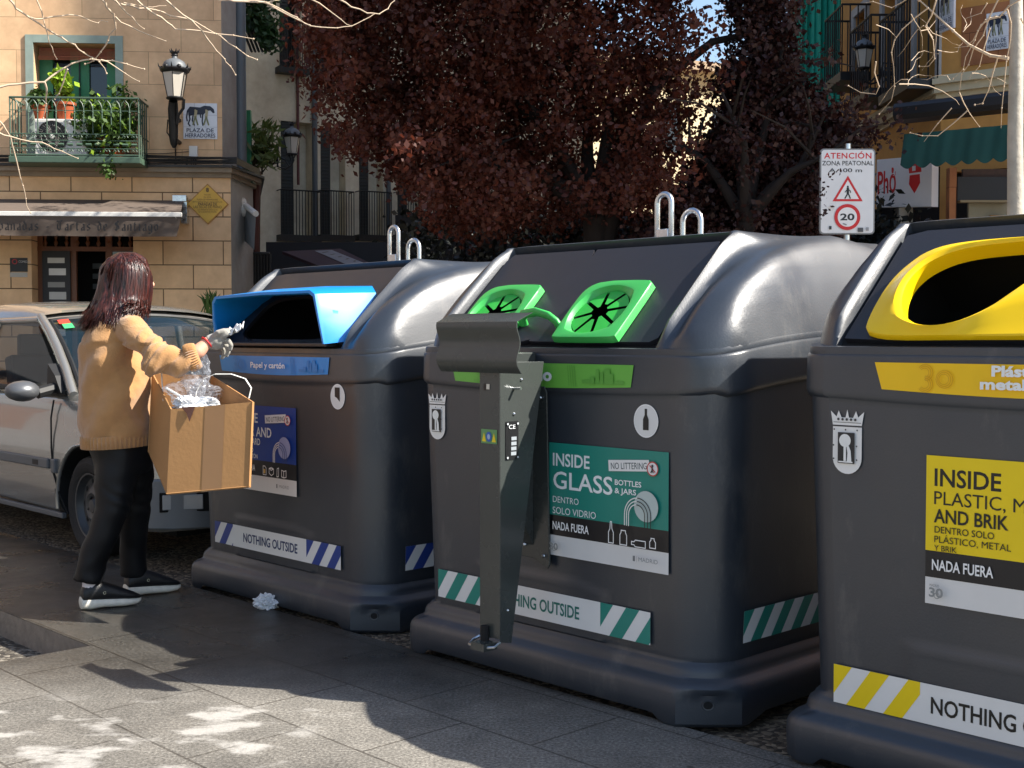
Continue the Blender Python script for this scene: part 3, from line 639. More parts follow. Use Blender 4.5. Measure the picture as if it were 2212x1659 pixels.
# pedal opener bolted on the green container
def pedal():
    t=thing('pedal_opener','grey steel foot pedal post with a curved shield mounted on the green glass bin','pedal post',OB['G'],YAW)
    m=M_STEELP
    q=MB()   # U-shaped post, front face and tapered side cheeks
    y0=-.30; q.bb(-.05,.05,y0,y0+.003,.225,1.16,m)
    for u in(-.05,.047): q.add([(u+a,y,z) for a in(0,.003) for y,z in((y0+.003,.215),(y0+.055,.205),(y0+.21,1.16),(y0+.003,1.16))],[(0,1,2,3),(4,7,6,5),(0,4,5,1),(1,5,6,2),(2,6,7,3),(3,7,4,0)],m)
    q.build('post',t,bevel=.002)
    q=MB(); n=20; prof=[]     # corrugated shield
    for i in range(n+1):
        z=1.125+.20*i/n; prof.append((y0-.03-.012*math.sin(i/n*PI*3.0)-.02*math.sin(PI*i/n)+(.05*(i/n-.85)/.15 if i/n>.85 else 0),z))
    q.loft([[(u,y,z) for y,z in prof]+[(u,y+.004,z) for y,z in prof[::-1]] for u in(-.215,-.2,.17,.185)],m)
    q.build('shield',t,smooth=35)
    q=MB(); q.bb(-.11,-.058,-.14,-.02,.93,1.19,m); q.build('top_bracket',t,bevel=.004)
    q=MB(); q.prism([(-.06,.455),(.010,.425),(.018,.44),(.002,1.05),(-.01,1.07),(-.13,1.07),(-.13,.455)],'y',-.03,-.022,m); q.build('mounting_plate',t,bevel=.002)
    q=MB(); 
    q.prism([(-.03,.50),(-.03,1.06),(-.20,1.06),(-.20,.80)],'x',-.115,-.062,m); q.build('hinge_arm',t,bevel=.002)
    for u,z in((-.022,1.03),(-.005,.47),(-.10,.5)): q=MB(); q.sphere((u,-.036,z),.007,M_GALV,8,6); q.build('bolt',t)
    for z,y in((1.10,-.2),(.985,-.235),(.32,-.265)): q=MB(); q.sphere((.052,y,z),.005,M_GALV,8,6); q.build('bolt',t)
    q=MB(); q.tube([(.05,-.235,1.07),(.085,-.235,1.072)],.005,M_GALV,8); q.build('pin',t)
    q=MB(); q.tube([(-.05,y0+.0,.222),(-.062,y0-.02,.21),(-.055,y0-.045,.20),(.02,y0-.05,.20),(.055,y0-.03,.205),(.05,y0,.215)],.005,M_GALV,8); q.bb(-.03,.035,y0-.06,y0,.19,.215,m); q.tube([(-.012,y0-.012,.21),(-.012,y0-.012,.265)],.015,M_DARK,8); q.build('foot_pedal',t,smooth=40)
    d=Decal(0,0,y0-.001); d.rect(-.04,.885,.078,.048,'#5f8f5a'); d.poly([(-.036,.891),(-.016,.891),(-.026,.922)],'#e4c81e'); d.poly([(.014,.891),(.034,.891),(.024,.922)],'#e4c81e'); d.ell(-.001,.908,.014,.017,'#2c5aa8'); d.ell(-.001,.908,.007,.009,'#9fb4cf'); d.build('warning_sticker',t); d=Decal(0,0,y0-.001)
    d.rect(-.028,1.065,.02,.022,'#050505'); d.rect(-.014,1.068,.016,.018,'#c9c6bb'); d.build('lock_hole',t)
    d=Decal(0,0,0,f=lambda x,y,h:(.0515+h,x,y)); d.rect(-.275,.83,.06,.13,'#111214')
    for k in range(4): d.rect(-.250,.845+.017*k,.024,.012,'#8f969b')
    d.text(-.262,.935,.014,'CE','#d8dcde',w=.03); 
    for a in(-.268,-.222):
        for b in(.838,.952): d.ell(a,b,.004,.004,'#b9bec1',8)
    d.build('rating_plate',t)
pedal()
# ------------------------------------------------------------------ buildings
def plane_pt(px,py,org,rz,out=0.):
    """pixel of the photograph -> (x along, z up) on a wall plane through org turned by rz, shifted 'out' towards the viewer"""
    d=Vector((math.cos(rz),math.sin(rz),0)); n=Vector((math.sin(rz),-math.cos(rz),0)); o=Vector(org)+n*out
    r=ray(px,py); C=Vector((0,0,CAMH)); t=(o-C).dot(n)/r.dot(n); p=C+r*t
    return ((p-o).dot(d),p.z)
def wall(mb,x0,x1,z0,z1,holes,m,y=0.,rev=.25,mr=None,th=.3):
    """wall face at y looking to -y with rectangular openings and their reveals"""
    xs=sorted({x0,x1}|{h[0] for h in holes}|{h[1] for h in holes}); zs=sorted({z0,z1}|{h[2] for h in holes}|{h[3] for h in holes})
    xs=[x for x in xs if x0<=x<=x1]; zs=[z for z in zs if z0<=z<=z1]
    for a,b in zip(xs,xs[1:]):
        for c,d in zip(zs,zs[1:]):
            if any(h[0]<=a and b<=h[1] and h[2]<=c and d<=h[3] for h in holes): continue
            mb.add([(a,y,c),(b,y,c),(b,y,d),(a,y,d)],[(0,1,2,3)],m)
    mr=mr or m
    for h in holes:
        a,b,c,d=h[:4]; r=h[4] if len(h)>4 else rev
        mb.add([(a,y,c),(b,y,c),(b,y,d),(a,y,d),(a,y+r,c),(b,y+r,c),(b,y+r,d),(a,y+r,d)],[(0,4,5,1),(1,5,6,2),(2,6,7,3),(3,7,4,0)],mr)
def blockwork(name,c,cj,bw,bh,off=(0,0),stain=.25,mort=.006,stc=None):
    m=bpy.data.materials.new(name); m.use_nodes=True; n=m.node_tree; L=n.links.new; p=n.nodes['Principled BSDF']; N=n.nodes.new
    tc=N('ShaderNodeTexCoord'); sx=N('ShaderNodeSeparateXYZ'); L(tc.outputs['Object'],sx.inputs[0]); cb=N('ShaderNodeCombineXYZ'); L(sx.outputs[0],cb.inputs[0]); L(sx.outputs[2],cb.inputs[1])
    mp=N('ShaderNodeMapping'); mp.inputs['Location'].default_value=(off[0],off[1],0); L(cb.outputs[0],mp.inputs[0])
    br=N('ShaderNodeTexBrick'); L(mp.outputs[0],br.inputs[0]); br.inputs['Scale'].default_value=1; br.inputs['Brick Width'].default_value=bw; br.inputs['Row Height'].default_value=bh; br.inputs['Mortar Size'].default_value=mort; br.inputs['Mortar Smooth'].default_value=.2
    c=lin(c); br.inputs['Color1'].default_value=tuple(x*.9 for x in c)+(1,); br.inputs['Color2'].default_value=tuple(min(1,x*1.08) for x in c)+(1,); br.inputs['Mortar'].default_value=lin(cj)+(1,)
    prev=br.outputs[0]
    for sc,lo,hi,a in((1.1,.32,.68,stain),(6,.35,.7,stain*.5)):
        q=N('ShaderNodeTexNoise'); q.inputs['Scale'].default_value=sc; q.inputs['Detail'].default_value=7; q.inputs['Roughness'].default_value=.62; L(tc.outputs['Object'],q.inputs[0])
        r=N('ShaderNodeValToRGB'); r.color_ramp.elements[0].position=lo; r.color_ramp.elements[0].color=(1-a*1.0,1-a*1.15,1-a*1.2,1); r.color_ramp.elements[1].position=hi; L(q.outputs[0],r.inputs[0])
        x=N('ShaderNodeMix'); x.data_type='RGBA'; x.blend_type='MULTIPLY'; x.inputs[0].default_value=1; L(prev,x.inputs[6]); L(r.outputs[0],x.inputs[7]); prev=x.outputs[2]
    L(prev,p.inputs['Base Color']); p.inputs['Roughness'].default_value=.85
    b=N('ShaderNodeBump'); b.inputs['Strength'].default_value=.35; b.inputs['Distance'].default_value=.01; L(br.outputs['Fac'],b.inputs['Height']); b.invert=True; L(b.outputs[0],p.inputs['Normal'])
    return m
M_STONE=blockwork('sand_blockwork','#f6cf9f','#7c6448',.78,.315,(0,.03),.28,.008)
M_STONE2=blockwork('sand_render_scored','#f7d0a2','#b79a74',.84,.42,(.1,.1),.3,.004)
M_PLAST=blockwork('grey_cream_render','#dcd3ba','#8d8570',9,9,(0,0),.3,.0)
M_PLAST2=blockwork('pale_render','#d8c9a6','#b8ab8c',3,3,(0,0),.15,.0)
M_OCHRE=blockwork('ochre_render','#dba257','#8d602a',9,9,(0,0),.22,.0)
M_TERRA=blockwork('terracotta_panel','#b5794f','#704229',.35,.5,(0,0),.3,.004)
M_GREYR=blockwork('grey_render','#b4b3ad','#6d6b66',9,9,(0,0),.25,.0)
M_TRIM=mat('grey_green_paint','#8b9a90',.6,var=.2,scale=9)
M_CORN=mat('weathered_moulding','#8d7f6c',.8,var=.3,scale=6,bump=.2)
M_IRON=mat('black_iron','#17181a',.45,var=.2,scale=20,spec=.4)
M_GRIRON=mat('green_iron','#43594a',.5,var=.15,scale=20)
M_GRWOOD=mat('green_joinery','#2a7850',.45,var=.15,scale=12)
M_WOOD=mat('brown_joinery','#6b3f22',.45,var=.25,scale=14)
M_GLASSD=mat('window_glass','#0b0f12',.06,var=.02,spec=.8)
M_BLACK=mat('dark_room','#050505',.9,var=.05)
M_WHITE=mat('white_metal','#d8d6d0',.4,var=.05)
M_FROST=mat('frosted_glass','#b9b3a8',.35,var=.05,scale=5)
M_LAMPD=mat('lamp_dome','#5f6468',.5,var=.15)
def lantern(t,x,y,z,s=1.):
    """crowned hexagonal street lantern, base ring at z"""
    z0_=z; K=1.28
    def P_(r,zz,n=6): return [(x+K*s*r*math.cos(2*PI*(i+.5)/n),y+K*s*r*math.sin(2*PI*(i+.5)/n),z+s*zz) for i in range(n)]
    q=MB(); q.loft([P_(.12,.015),P_(.195,.50)],M_FROST,cap=True); q.build('glass',t)
    q=MB()
    for i in range(6):
        a=2*PI*(i+.5)/6; q.tube([(x+K*s*.122*math.cos(a),y+K*s*.122*math.sin(a),z),(x+K*s*.20*math.cos(a),y+K*s*.20*math.sin(a),z+s*.51)],.009*s,M_IRON,6)
    q.loft([P_(.135,-.02,12),P_(.14,.0,12),P_(.125,.02,12)],M_IRON); q.loft([P_(.19,.50,12),P_(.225,.53,12),P_(.235,.57,12),P_(.215,.60,12)],M_IRON)
    for i in range(6):
        a=2*PI*(i+.5)/6; c=Vector((x+K*s*.235*math.cos(a),y+K*s*.235*math.sin(a),z+s*.585)); d=Vector((math.cos(a),math.sin(a),0))
        q.tube([c,c+d*.03*s+Z*.03*s,c+d*.045*s+Z*.09*s],[.018*s,.014*s,.003*s],M_IRON,5)
        a+=PI/6; c=Vector((x+K*s*.205*math.cos(a),y+K*s*.205*math.sin(a),z+s*.60)); q.sphere(c,(.05*s,.05*s,.05*s),M_IRON,8,5)
    q.build('frame',t,smooth=40)
    q=MB(); q.lathe([(.25*s,z+.60*s),(.24*s,z+.66*s),(.20*s,z+.73*s),(.12*s,z+.78*s),(.06*s,z+.80*s),(.05*s,z+.85*s)],(x,y,0),M_LAMPD,20); q.build('dome',t,smooth=50)
    q=MB(); q.lathe([(.055*s,z+.84*s),(.07*s,z+.86*s),(.06*s,z+.88*s),(.085*s,z+.93*s)],(x,y,0),M_IRON,12)
    for i in range(6):
        a=2*PI*i/6; q.tube([(x+s*.075*math.cos(a),y+s*.075*math.sin(a),z+s*.92),(x+s*.10*math.cos(a),y+s*.10*math.sin(a),z+s*.99)],[.022*s,.004*s],M_IRON,5)
    q.build('crown_finial',t,smooth=50)
def leaves(mb,centers,spread,n,size,m,seed=0,flat=.0,elong=1.5):
    rs=np.random.RandomState(seed); C=np.asarray(centers,float); k=len(C)*n
    p=np.repeat(C,n,0)+rs.normal(size=(k,3))*np.array(spread)
    a=rs.normal(size=(k,3)); a/=np.linalg.norm(a,axis=1)[:,None]; b=rs.normal(size=(k,3)); b-=a*(a*b).sum(1)[:,None]; b/=np.linalg.norm(b,axis=1)[:,None]
    s=size*rs.uniform(.4,1.5,(k,1)); a=a*s*elong*.5; b=b*s*.5
    mb.quads(np.stack([p-a,p+b*.9+a*.05,p+a,p-b*.9+a*.05],1),m)
def leafmat(name,c,var=.5,scale=1.3,trans=.25):
    m=mat(name,c,.55,var=var,scale=scale,detail=6); p=m.node_tree.nodes['Principled BSDF']
    n=m.node_tree; t=n.nodes.new('ShaderNodeBsdfTranslucent'); mx=n.nodes.new('ShaderNodeMixShader'); mx.inputs[0].default_value=trans
    src=p.inputs['Base Color'].links[0].from_socket; n.links.new(src,t.inputs[0]); out=n.nodes['Material Output']
    n.links.new(p.outputs[0],mx.inputs[1]); n.links.new(t.outputs[0],mx.inputs[2]); n.links.new(mx.outputs[0],out.inputs[0]); return m
# --- corner building on the left
FO=Vector((at(484,725,16.5).x,16.5,0)); FR=R(4)
fb=thing('corner_building','sand coloured corner building with scored stone courses, green balcony and brown awning','building',FO,FR)
fp=lambda px,py,o=0.: plane_pt(px,py,FO,FR,o)
wx0,wz1=fp(72,92); wx1,wz0=fp(252,340); dz0=0.
zc=fp(250,366)[1]      # cornice height
dx0,_=fp(68,560); dx1,_=fp(288,560); dz1=fp(100,500)[1]
q=MB(); H1=13.5
win2=(wx0,wx1,wz0-.25,wz1,.28)
upw=[(wx0,wx1,wz0-.25,wz1,.28),(wx0-3.2,wx1-3.2,wz0-.25,wz1,.28)]+[(wx0-k,wx1-k,z+.0,z+2.2,.28) for k in(0,3.2) for z in(6.6,9.9)]
wall(q,-9,0,zc,H1,upw,M_STONE2)
cu=fp(523,600)[0]; q.add([(0,0,zc),(.136,.69,zc),(.136,.69,H1),(0,0,H1)],[(0,1,2,3)],M_GREYR)
q.add([(.136,.69,zc),(-1.3,10,zc),(-1.3,10,H1),(.136,.69,H1)],[(0,1,2,3)],M_GREYR)
q.add([(-9,0,0),(-9,10,0),(-9,10,H1),(-9,0,H1)],[(0,1,2,3)],M_GREYR); q.add([(-9,10,0),(-1.3,10,0),(-1.3,10,H1),(-9,10,H1)],[(0,1,2,3)],M_GREYR)
q.build('upper_wall',fb)
q=MB(); gx=fp(500,600)[0]
wall(q,-9,gx,0,zc-.0,[(dx0,dx1,-.01,dz1,.30)],M_STONE,y=-.0)
q.add([(gx,0,0),(.246,1.085,0),(.246,1.085,zc),(gx,0,zc)],[(0,1,2,3)],M_GREYR); q.add([(.246,1.085,0),(-1.1,10,0),(-1.1,10,zc),(.246,1.085,zc)],[(0,1,2,3)],M_GREYR)
q.build('ground_floor_wall',fb)
q=MB(); c_=[(-9,-.02),(gx+.0,-.02),(gx+.64,.84),(gx+.64,4)]
for a,z,o in((0,zc-.10,.05),(1,zc-.04,.12)):
    pts=[(-9,-o),(gx+o*.3,-o),(.25+o,1.05),(-.2+o,4),(-.6,4),(-.1,.9),(gx-.3,.05),(-9,.05)]
    q.prism(pts,'z',z,z+.06,M_CORN)
q.prism([(-9,-.16),(gx+.04,-.16),(.42,1.0),(-.04,4),(-.6,4),(-.1,.9),(gx-.3,.05),(-9,.05)],'z',zc+.02,zc+.05,mat('dark_capping','#3a3836',.6))
q.build('cornice',fb)
q=MB(); q.prism([(-9.1,-.3),(.1,-.3),(.3,.6),(-1.1,10),(-9.1,10)],'z',H1,H1+.25,M_CORN); q.build('roof',fb)
q=MB()
for k in range(7): q.tube([(-9+.9*i,-.17-.012*(k%3)-.01*math.sin(i*1.7+k),zc+.06+.014*k+.014*math.sin(i*2.1+k*1.3)) for i in range(11)]+[(gx+.1,-.17,zc+.07+.012*k),(.36,.9,zc+.06+.012*k)],.011,M_IRON,5)
q.build('cable_bundle',fb)
def lintel(x0,x1,z): pass
# window with surround, blind and green leaves
wn=thing('balcony_window',None,None); wn.parent=fb
q=MB(); t_=.10
q.bb(wx0-t_,wx0,-.02,.02,wz0-.2,wz1+t_,M_TRIM); q.bb(wx1,wx1+t_,-.02,.02,wz0-.2,wz1+t_,M_TRIM); q.bb(wx0,wx1,-.021,.02,wz1,wz1+t_,M_TRIM); q.build('surround',wn)
q=MB(); y=.27; q.bb(wx0,wx1,y+.06,y+.08,wz0-.25,wz1,M_BLACK); mid=(wx0+wx1)/2
for a,b in((wx0,wx0+.17),(mid-.12,mid+.12),(wx1-.17,wx1)): q.bb(a,b,y-.03,y+.05,wz0-.25,wz1-.05,M_GRWOOD)
for a,b in((wx0+.17,mid-.12),(mid+.12,wx1-.17)): q.bb(a,b,y,y+.05,wz0-.25,wz0+.1,M_GRWOOD); q.bb(a,b,y+.015,y+.03,wz0+.1,wz1-.2,M_GLASSD)
q.bb(mid-.008,mid+.008,y-.05,y,wz0-.25,wz1-.1,M_IRON); q.build('casement',wn)
q=MB(); n=13
for i in range(n):
    z=fp(100,92)[1]-.02; bz0=fp(150,131,-.1)[1]
for i in range(n): zz=bz0+(wz1-.04-bz0)*(i+.5)/n; q.bb(wx0+.04,wx1-.03,.10-.035*(i<4),.125-.035*(i<4),zz-.5*(wz1-.04-bz0)/n+.004,zz+.5*(wz1-.04-bz0)/n-.004,mat('rolled_blind','#a85c38' ,.5,var=.3,scale=20))
q.build('blind',wn)
for h in upw[1:]:
    q=MB(); a,b,c,d=h[:4]; q.bb(a,b,.26,.30,c,d,M_GLASSD); q.bb(a,a+.1,.22,.26,c,d,M_GRWOOD); q.bb(b-.1,b,.22,.26,c,d,M_GRWOOD); q.bb((a+b)/2-.06,(a+b)/2+.06,.22,.26,c,d,M_GRWOOD); q.build('window',fb)
# balcony
BO=.55; bx0,_=fp(22,300,BO); bx1,_=fp(300,300,BO); bzt=fp(150,211,BO)[1]; bzb=fp(150,338,BO)[1]; bzs=fp(150,352,BO)[1]
bl=thing('balcony',None,None); bl.parent=fb
q=MB(); q.bb(bx0-.02,bx1+.02,-BO-.02,0,bzs,bzb,M_GRIRON); q.build('slab',bl,bevel=.008)
q=MB()
def rail_side(P):   # P(t)-> xy
    n=14; 
    for z,r in((bzt,.013),(bzb+.28,.008),(bzb+.02,.010),(bzb+.10,.006),(bzb+.20,.006),(bzt-.16,.005)): q.tube([(*P(0),z),(*P(1),z)],r,M_GRIRON,6)
    for i in range(n+1):
        q.tube([(*P(i/n),bzb+.28),(*P(i/n),bzt-.13)],.008,M_GRIRON,6)
        q.sphere((*P(i/n),bzt-.18),.014,M_GRIRON,6,4)
        if i<n:
            for dr in(0,1):
                a,b=(i,i+1) if dr==0 else (i+1,i)
                q.tube([(*P(a/n),bzt-.13),(*P((a*.85+b*.15)/n),bzt-.07),(*P((a+b)/2/n),bzt-.02),(*P((a+b)/2/n),bzt)],.005,M_GRIRON,4)
            c=P((i+.5)/n); c0=P((i+.2)/n); c1=P((i+.8)/n)
            for zz in(bzb+.06,bzb+.24):
                q.tube([(*c0,zz),(*P((i+.3)/n),zz+.03),(*c,zz+.005),(*P((i+.7)/n),zz+.03),(*c1,zz)],.008,M_GRIRON,4)
            q.tube([(*c0,bzb+.15),(*c1,bzb+.15)],.018,M_GRIRON,4)
rail_side(lambda t:(bx0+(bx1-bx0)*t,-BO)); 
_rs=rail_side
def side(x):
    n=5
    for z,r in((bzt,.013),(bzb+.28,.008),(bzb+.02,.010),(bzb+.10,.006)): q.tube([(x,-BO,z),(x,0,z)],r,M_GRIRON,6)
    for i in range(n): q.tube([(x,-BO+BO*i/n,bzb),(x,-BO+BO*i/n,bzt)],.009,M_GRIRON,6)
side(bx0); side(bx1)
q.build('railing',bl,smooth=50)
# air conditioner
ax0=fp(76,340,.42)[0]; ax1=fp(190,340,.42)[0]; az1=fp(100,257,.42)[1]; az0=bzb+.02
ac=thing('air_conditioner','white air conditioning unit with a round fan behind the green balcony railing','air conditioner',FO,FR)
q=MB(); q.bb(ax0,ax1,-.44,-.12,az0,az1,M_WHITE); q.build('casing',ac,bevel=.012)
q=MB(); cx,cz,rr=ax0+.34*(ax1-ax0),(az0+az1)/2+.01,(az1-az0)*.42
q.add([(cx+rr*math.cos(2*PI*i/28),-.445,cz+rr*math.sin(2*PI*i/28)) for i in range(28)],[tuple(range(28))],mat('fan_dark','#2a2a2a',.6))
for i in range(36): a=2*PI*i/36; q.tube([(cx+.04*math.cos(a),-.452,cz+.04*math.sin(a)),(cx+rr*.6*math.cos(a+.25),-.455,cz+rr*.6*math.sin(a+.25)),(cx+rr*math.cos(a+.35),-.452,cz+rr*math.sin(a+.35))],.0025,mat('fan_grille','#6c6a66',.5),4)
for r in(.4,.7,1.): q.tube([(cx+rr*r*math.cos(2*PI*i/28),-.455,cz+rr*r*math.sin(2*PI*i/28)) for i in range(29)],.004,MC['fan_grille'],4)
q.sphere((cx,-.455,cz),(.035,.015,.035),M_WHITE,10,6); q.build('fan',ac)
M_POT=mat('terracotta_pot','#a04c26',.75,var=.2)
M_LF_A=leafmat('bright_leaf','#86a528',.4); M_LF_B=leafmat('dark_leaf','#3f5a1e',.5); M_LF_C=leafmat('olive_leaf','#55632e',.5); M_STEM=mat('stem','#4a3a22',.8)
def pot_plant(name,label,x,y,z,r,lc,hh,seed,size=.06,n=60,group=None,m=None,pot=True,sp=.5):
    t=thing(name,label,'plant',FO,FR,group)
    if pot: q=MB(); q.lathe([(r*.65,z),(r*.95,z+r*1.5),(r*1.08,z+r*1.5),(r*1.08,z+r*1.75),(r*.9,z+r*1.7)],(x,y,0),M_POT,18); q.build('pot',t,smooth=40)
    q=MB(); C=[(x+random.gauss(0,lc*sp),y+random.gauss(0,lc*.35),z+r*1.7+random.uniform(0,hh)) for _ in range(12)]
    leaves(q,C,(lc*.25,lc*.2,lc*.25),n,size,m or M_LF_A,seed); q.build('foliage',t,leafy=True)
    q=MB(); [q.tube([(x,y,z+r*1.2),((x+c[0])/2,y,(z+r*1.6+c[2])/2),c],.006,M_STEM,4) for c in C]; q.build('stem',t); return t
px_,_=fp(88,250,.3); pot_plant('potted_plant','small leafy plant in a clay pot at the left on the air conditioner',px_,-.28,az1,.11,.13,.14,1,m=M_LF_B)
px_,_=fp(140,250,.3); pot_plant('potted_plant','tall bright green plant in a clay pot on the air conditioner',px_,-.28,az1,.13,.10,.42,2,m=M_LF_A,size=.075,n=40)
px_,pz_=fp(238,283,.3); t=thing('balcony_bush','large round dark green bush filling the right half of the balcony','plant',FO,FR)
q=MB(); C=[(px_+random.gauss(0,.13),-.38+random.gauss(0,.06),pz_+random.gauss(0,.125)) for _ in range(120)]+[(px_+.02+random.gauss(0,.03),-.5,pz_-.38-.08*k) for k in range(3)]+[(px_-.25+random.gauss(0,.1),-.2,pz_+.3+random.gauss(0,.1)) for k in range(4)]+[(px_+.2+random.gauss(0,.12),-.2,pz_+.35+random.gauss(0,.1)) for k in range(8)]
leaves(q,C,(.05,.05,.05),40,.05,M_LF_B,5); leaves(q,C[:60],(.05,.05,.05),5,.05,M_LF_A,6); q.build('foliage',t,leafy=True)
q=MB(); [q.tube([(px_,-.3,bzb+.05),((px_+c[0])/2,-.3,(bzb+c[2])/2),c],.008,M_STEM,4) for c in C[:14]]; q.build('stem',t)
q=MB(); q.lathe([(.15,bzb+.003),(.2,bzb+.22),(.22,bzb+.25),(.19,bzb+.24)],(px_,-.3,0),M_POT,16); q.build('pot',t)
# wall lamp, tiles, plaque, box
def fitem(name,label,cat): return thing(name,label,cat,FO,FR)
lp=fitem('street_lamp','crowned black lantern on a vertical post bracket beside the tiled street sign','street lamp')
lx,lz=fp(378,212,.5); _,lz1=fp(378,105,.5); ls=(lz1-lz)/1.0
lantern(lp,lx,-.5,lz,ls)
lxb,lb=fp(374,318,.42)
q=MB(); q.tube([(lxb,-.36,lb),(lxb,-.36,lb+.05),(lxb,-.38,lb+.12),(lxb,-.40,lz-.12),(lx-.03,-.46,lz-.03)],[.02,.045,.055,.065,.055],M_IRON,10)
q.tube([(lxb,-.36,lb+.12),(lxb,0,lb+.12)],.03,M_IRON,6); q.tube([(lxb,-.4,lz-.2),(lxb,0,lz-.2)],.03,M_IRON,6)
q.tube([(lx+.11,-.5,lz-.01),(lx+.1,-.48,lz-.12),(lx+.03,-.44,lz-.2),(lxb+.05,-.42,lz-.32)],.02,M_IRON,6); q.build('bracket',lp,smooth=40)
q=MB(); q.tube([(lxb-.07,-.38,lz-.25),(lxb-.1,-.3,lz-.4),(lxb-.05,-.04,lb+.1),(lxb-.04,-.03,lb-.2),(lxb-.08,-.05,zc+.12)],.008,M_IRON,4); q.build('cable',lp)
sg=fitem('tiled_street_sign','white tiled street sign PLAZA DE HERRADORES with a dark horse, on the sand wall','sign')
sx0,sz1=fp(396,223); sx1,sz0=fp(470,301); q=MB(); q.bb(sx0,sx1,-.018,0,sz0,sz1,mat('glazed_tile','#e3e6ec',.2,var=.05,scale=12)); q.build('tile_panel',sg,bevel=.002)
def horse(d,k,h):
    D_='#20283c'; T_='#8c7f62'
    d.poly([(.12*k,.80*h),(.2*k,.9*h),(.5*k,.88*h),(.62*k,.93*h),(.80*k,.92*h),(.90*k,.84*h),(.93*k,.74*h),(.88*k,.72*h),(.80*k,.80*h),(.70*k,.78*h),(.60*k,.68*h),(.35*k,.68*h),(.2*k,.64*h)],D_)
    for pts in([(.13,.78),(.10,.6),(.12,.5)],[(.17,.72),(.2,.55),(.15,.42),(.2,.36)],[(.3,.7),(.27,.52),(.33,.38)],[(.58,.72),(.56,.5),(.58,.38)],[(.5,.72),(.52,.6)]): d.line([(a*k,b*h) for a,b in pts],.04*k,D_)
    for c in(.36,.68): d.ell(c*k,.80*h,.03*k,.03*h,T_); d.line([((c+.02)*k,.78*h),(c*k,.62*h)],.08*k,'#b3a884'); d.line([(c*k,.62*h),((c-.07)*k,.40*h)],.045*k,'#7d7f58'); d.line([(c*k,.62*h),((c+.07)*k,.39*h)],.045*k,'#7d7f58')
def tiles(parent,x0,z0,w_,h_,y,f=None,l2='HERRADORES'):
    d=Decal(x0,z0,y,f=f)
    for i in(1,2): d.line([(w_*i/3,0),(w_*i/3,h_)],.004,'#a9adb5'); d.line([(0,h_*i/3),(w_,h_*i/3)],.004,'#a9adb5')
    horse(d,w_,h_); d.text(w_*.10,h_*.185,h_*.11,'PLAZA DE','#26304a',w=w_*.8,bold=.01); d.text(w_*.06,h_*.04,h_*.11,l2,'#26304a',w=w_*.88,bold=.01); return d.build('printed_tiles',parent)
tiles(sg,sx0,sz0,sx1-sx0,sz1-sz0,-.0185)
pq=fitem('diamond_plaque','golden diamond shaped plaque with lettering on the wall beside the awning','plaque')
a0,_=fp(404,443); a1,_=fp(494,443); cxp=(a0+a1)/2; _,b1=fp(448,397); _,b0=fp(448,485); hw,hh_=(a1-a0)/2,(b1-b0)/2; zc_=(b0+b1)/2
q=MB(); q.prism([(cxp-hw,zc_),(cxp,zc_-hh_),(cxp+hw,zc_),(cxp,zc_+hh_)],'y',-.02,0,mat('brass_plaque','#c79a3e',.4,metal=.35,var=.1)); q.build('plate',pq,bevel=.003)
d=Decal(cxp,zc_,-.0205); G='#5f4214'; d.line([(-hw*.96,0),(0,-hh_*.96),(hw*.96,0),(0,hh_*.96),(-hw*.96,0)],.006,'#8d4a2a')
d.text(0,hh_*.60,.05,'8',G,al='c',bold=.05); d.text(0,hh_*.42,.016,'MADRID',G,al='c'); d.text(0,hh_*.30,.018,'EN ESTA',G,al='c'); d.text(0,hh_*.18,.02,'PLAZA DE HERRADORES',G,al='c',w=hw*1.0); d.text(0,hh_*.07,.018,'ESTUVIERON EN EL SIGLO XVII LAS',G,al='c',w=hw*1.4)
d.text(0,-hh_*.07,.036,'PARADAS DE',G,al='c',w=hw*.9,bold=.02); d.text(0,-hh_*.21,.036,'LAS SILLAS DE MANO',G,al='c',w=hw*1.35,bold=.02); d.text(0,-hh_*.32,.018,'LOS PRIMEROS VEHICULOS',G,al='c',w=hw*.95); d.text(0,-hh_*.42,.018,'DE ALQUILER EN MADRID',G,al='c',w=hw*.85); d.build('lettering',pq)
bx=fitem('junction_box','small white junction box on the wall above the cornice cables','junction box')
x_,z_=fp(419,328); q=MB(); q.bb(x_-.055,x_+.055,-.06,0,z_-.08,z_+.07,M_WHITE); q.build('housing',bx,bevel=.008); q=MB()
for k in range(3): q.tube([(x_-.03+.03*k,-.03,z_-.08),(x_-.03+.03*k,-.05,z_-.2),(x_-.2+.12*k,-.1,zc+.13)],.008,M_IRON,4)
q.tube([(x_-.055,-.02,z_),(x_-.4,-.012,z_-.03),(x_-1.2,-.012,z_-.03)],.004,M_IRON,4); q.build('wires',bx)
# awning
aw=fitem('shop_awning','brown fabric awning lettered Tartas de Santiago over the dark shop door','awning')
AO=1.0; x1_,zt=fp(395,433,.12); xe,zb=fp(391,459,AO); _,zv=fp(391,511,AO); _,zb2=fp(391,469,AO)
M_CANV=mat('brown_canvas','#5d5148',.85,var=.15,scale=5,bump=.15,bscale=8)
q=MB(); q.add([(-9,-.12,zt),(x1_,-.12,zt),(xe,-AO,zb),(-9,-AO,zb)],[(0,1,2,3)],M_CANV); q.build('canopy',aw)
q=MB(); n=60
V_=[[(-9+(xe+9)*i/n,-AO-.005-.006*math.sin(i*1.1)-.05*0,zb2) for i in range(n+1)],[(-9+(xe+9)*i/n-(.03 if i==n else 0),-AO+.01-.012*math.sin(i*.9+1),(zb2+zv)/2) for i in range(n+1)],[(-9+(xe+9)*i/n-(.06 if i==n else 0),-AO+.02-.02*math.sin(i*1.3),zv) for i in range(n+1)]]
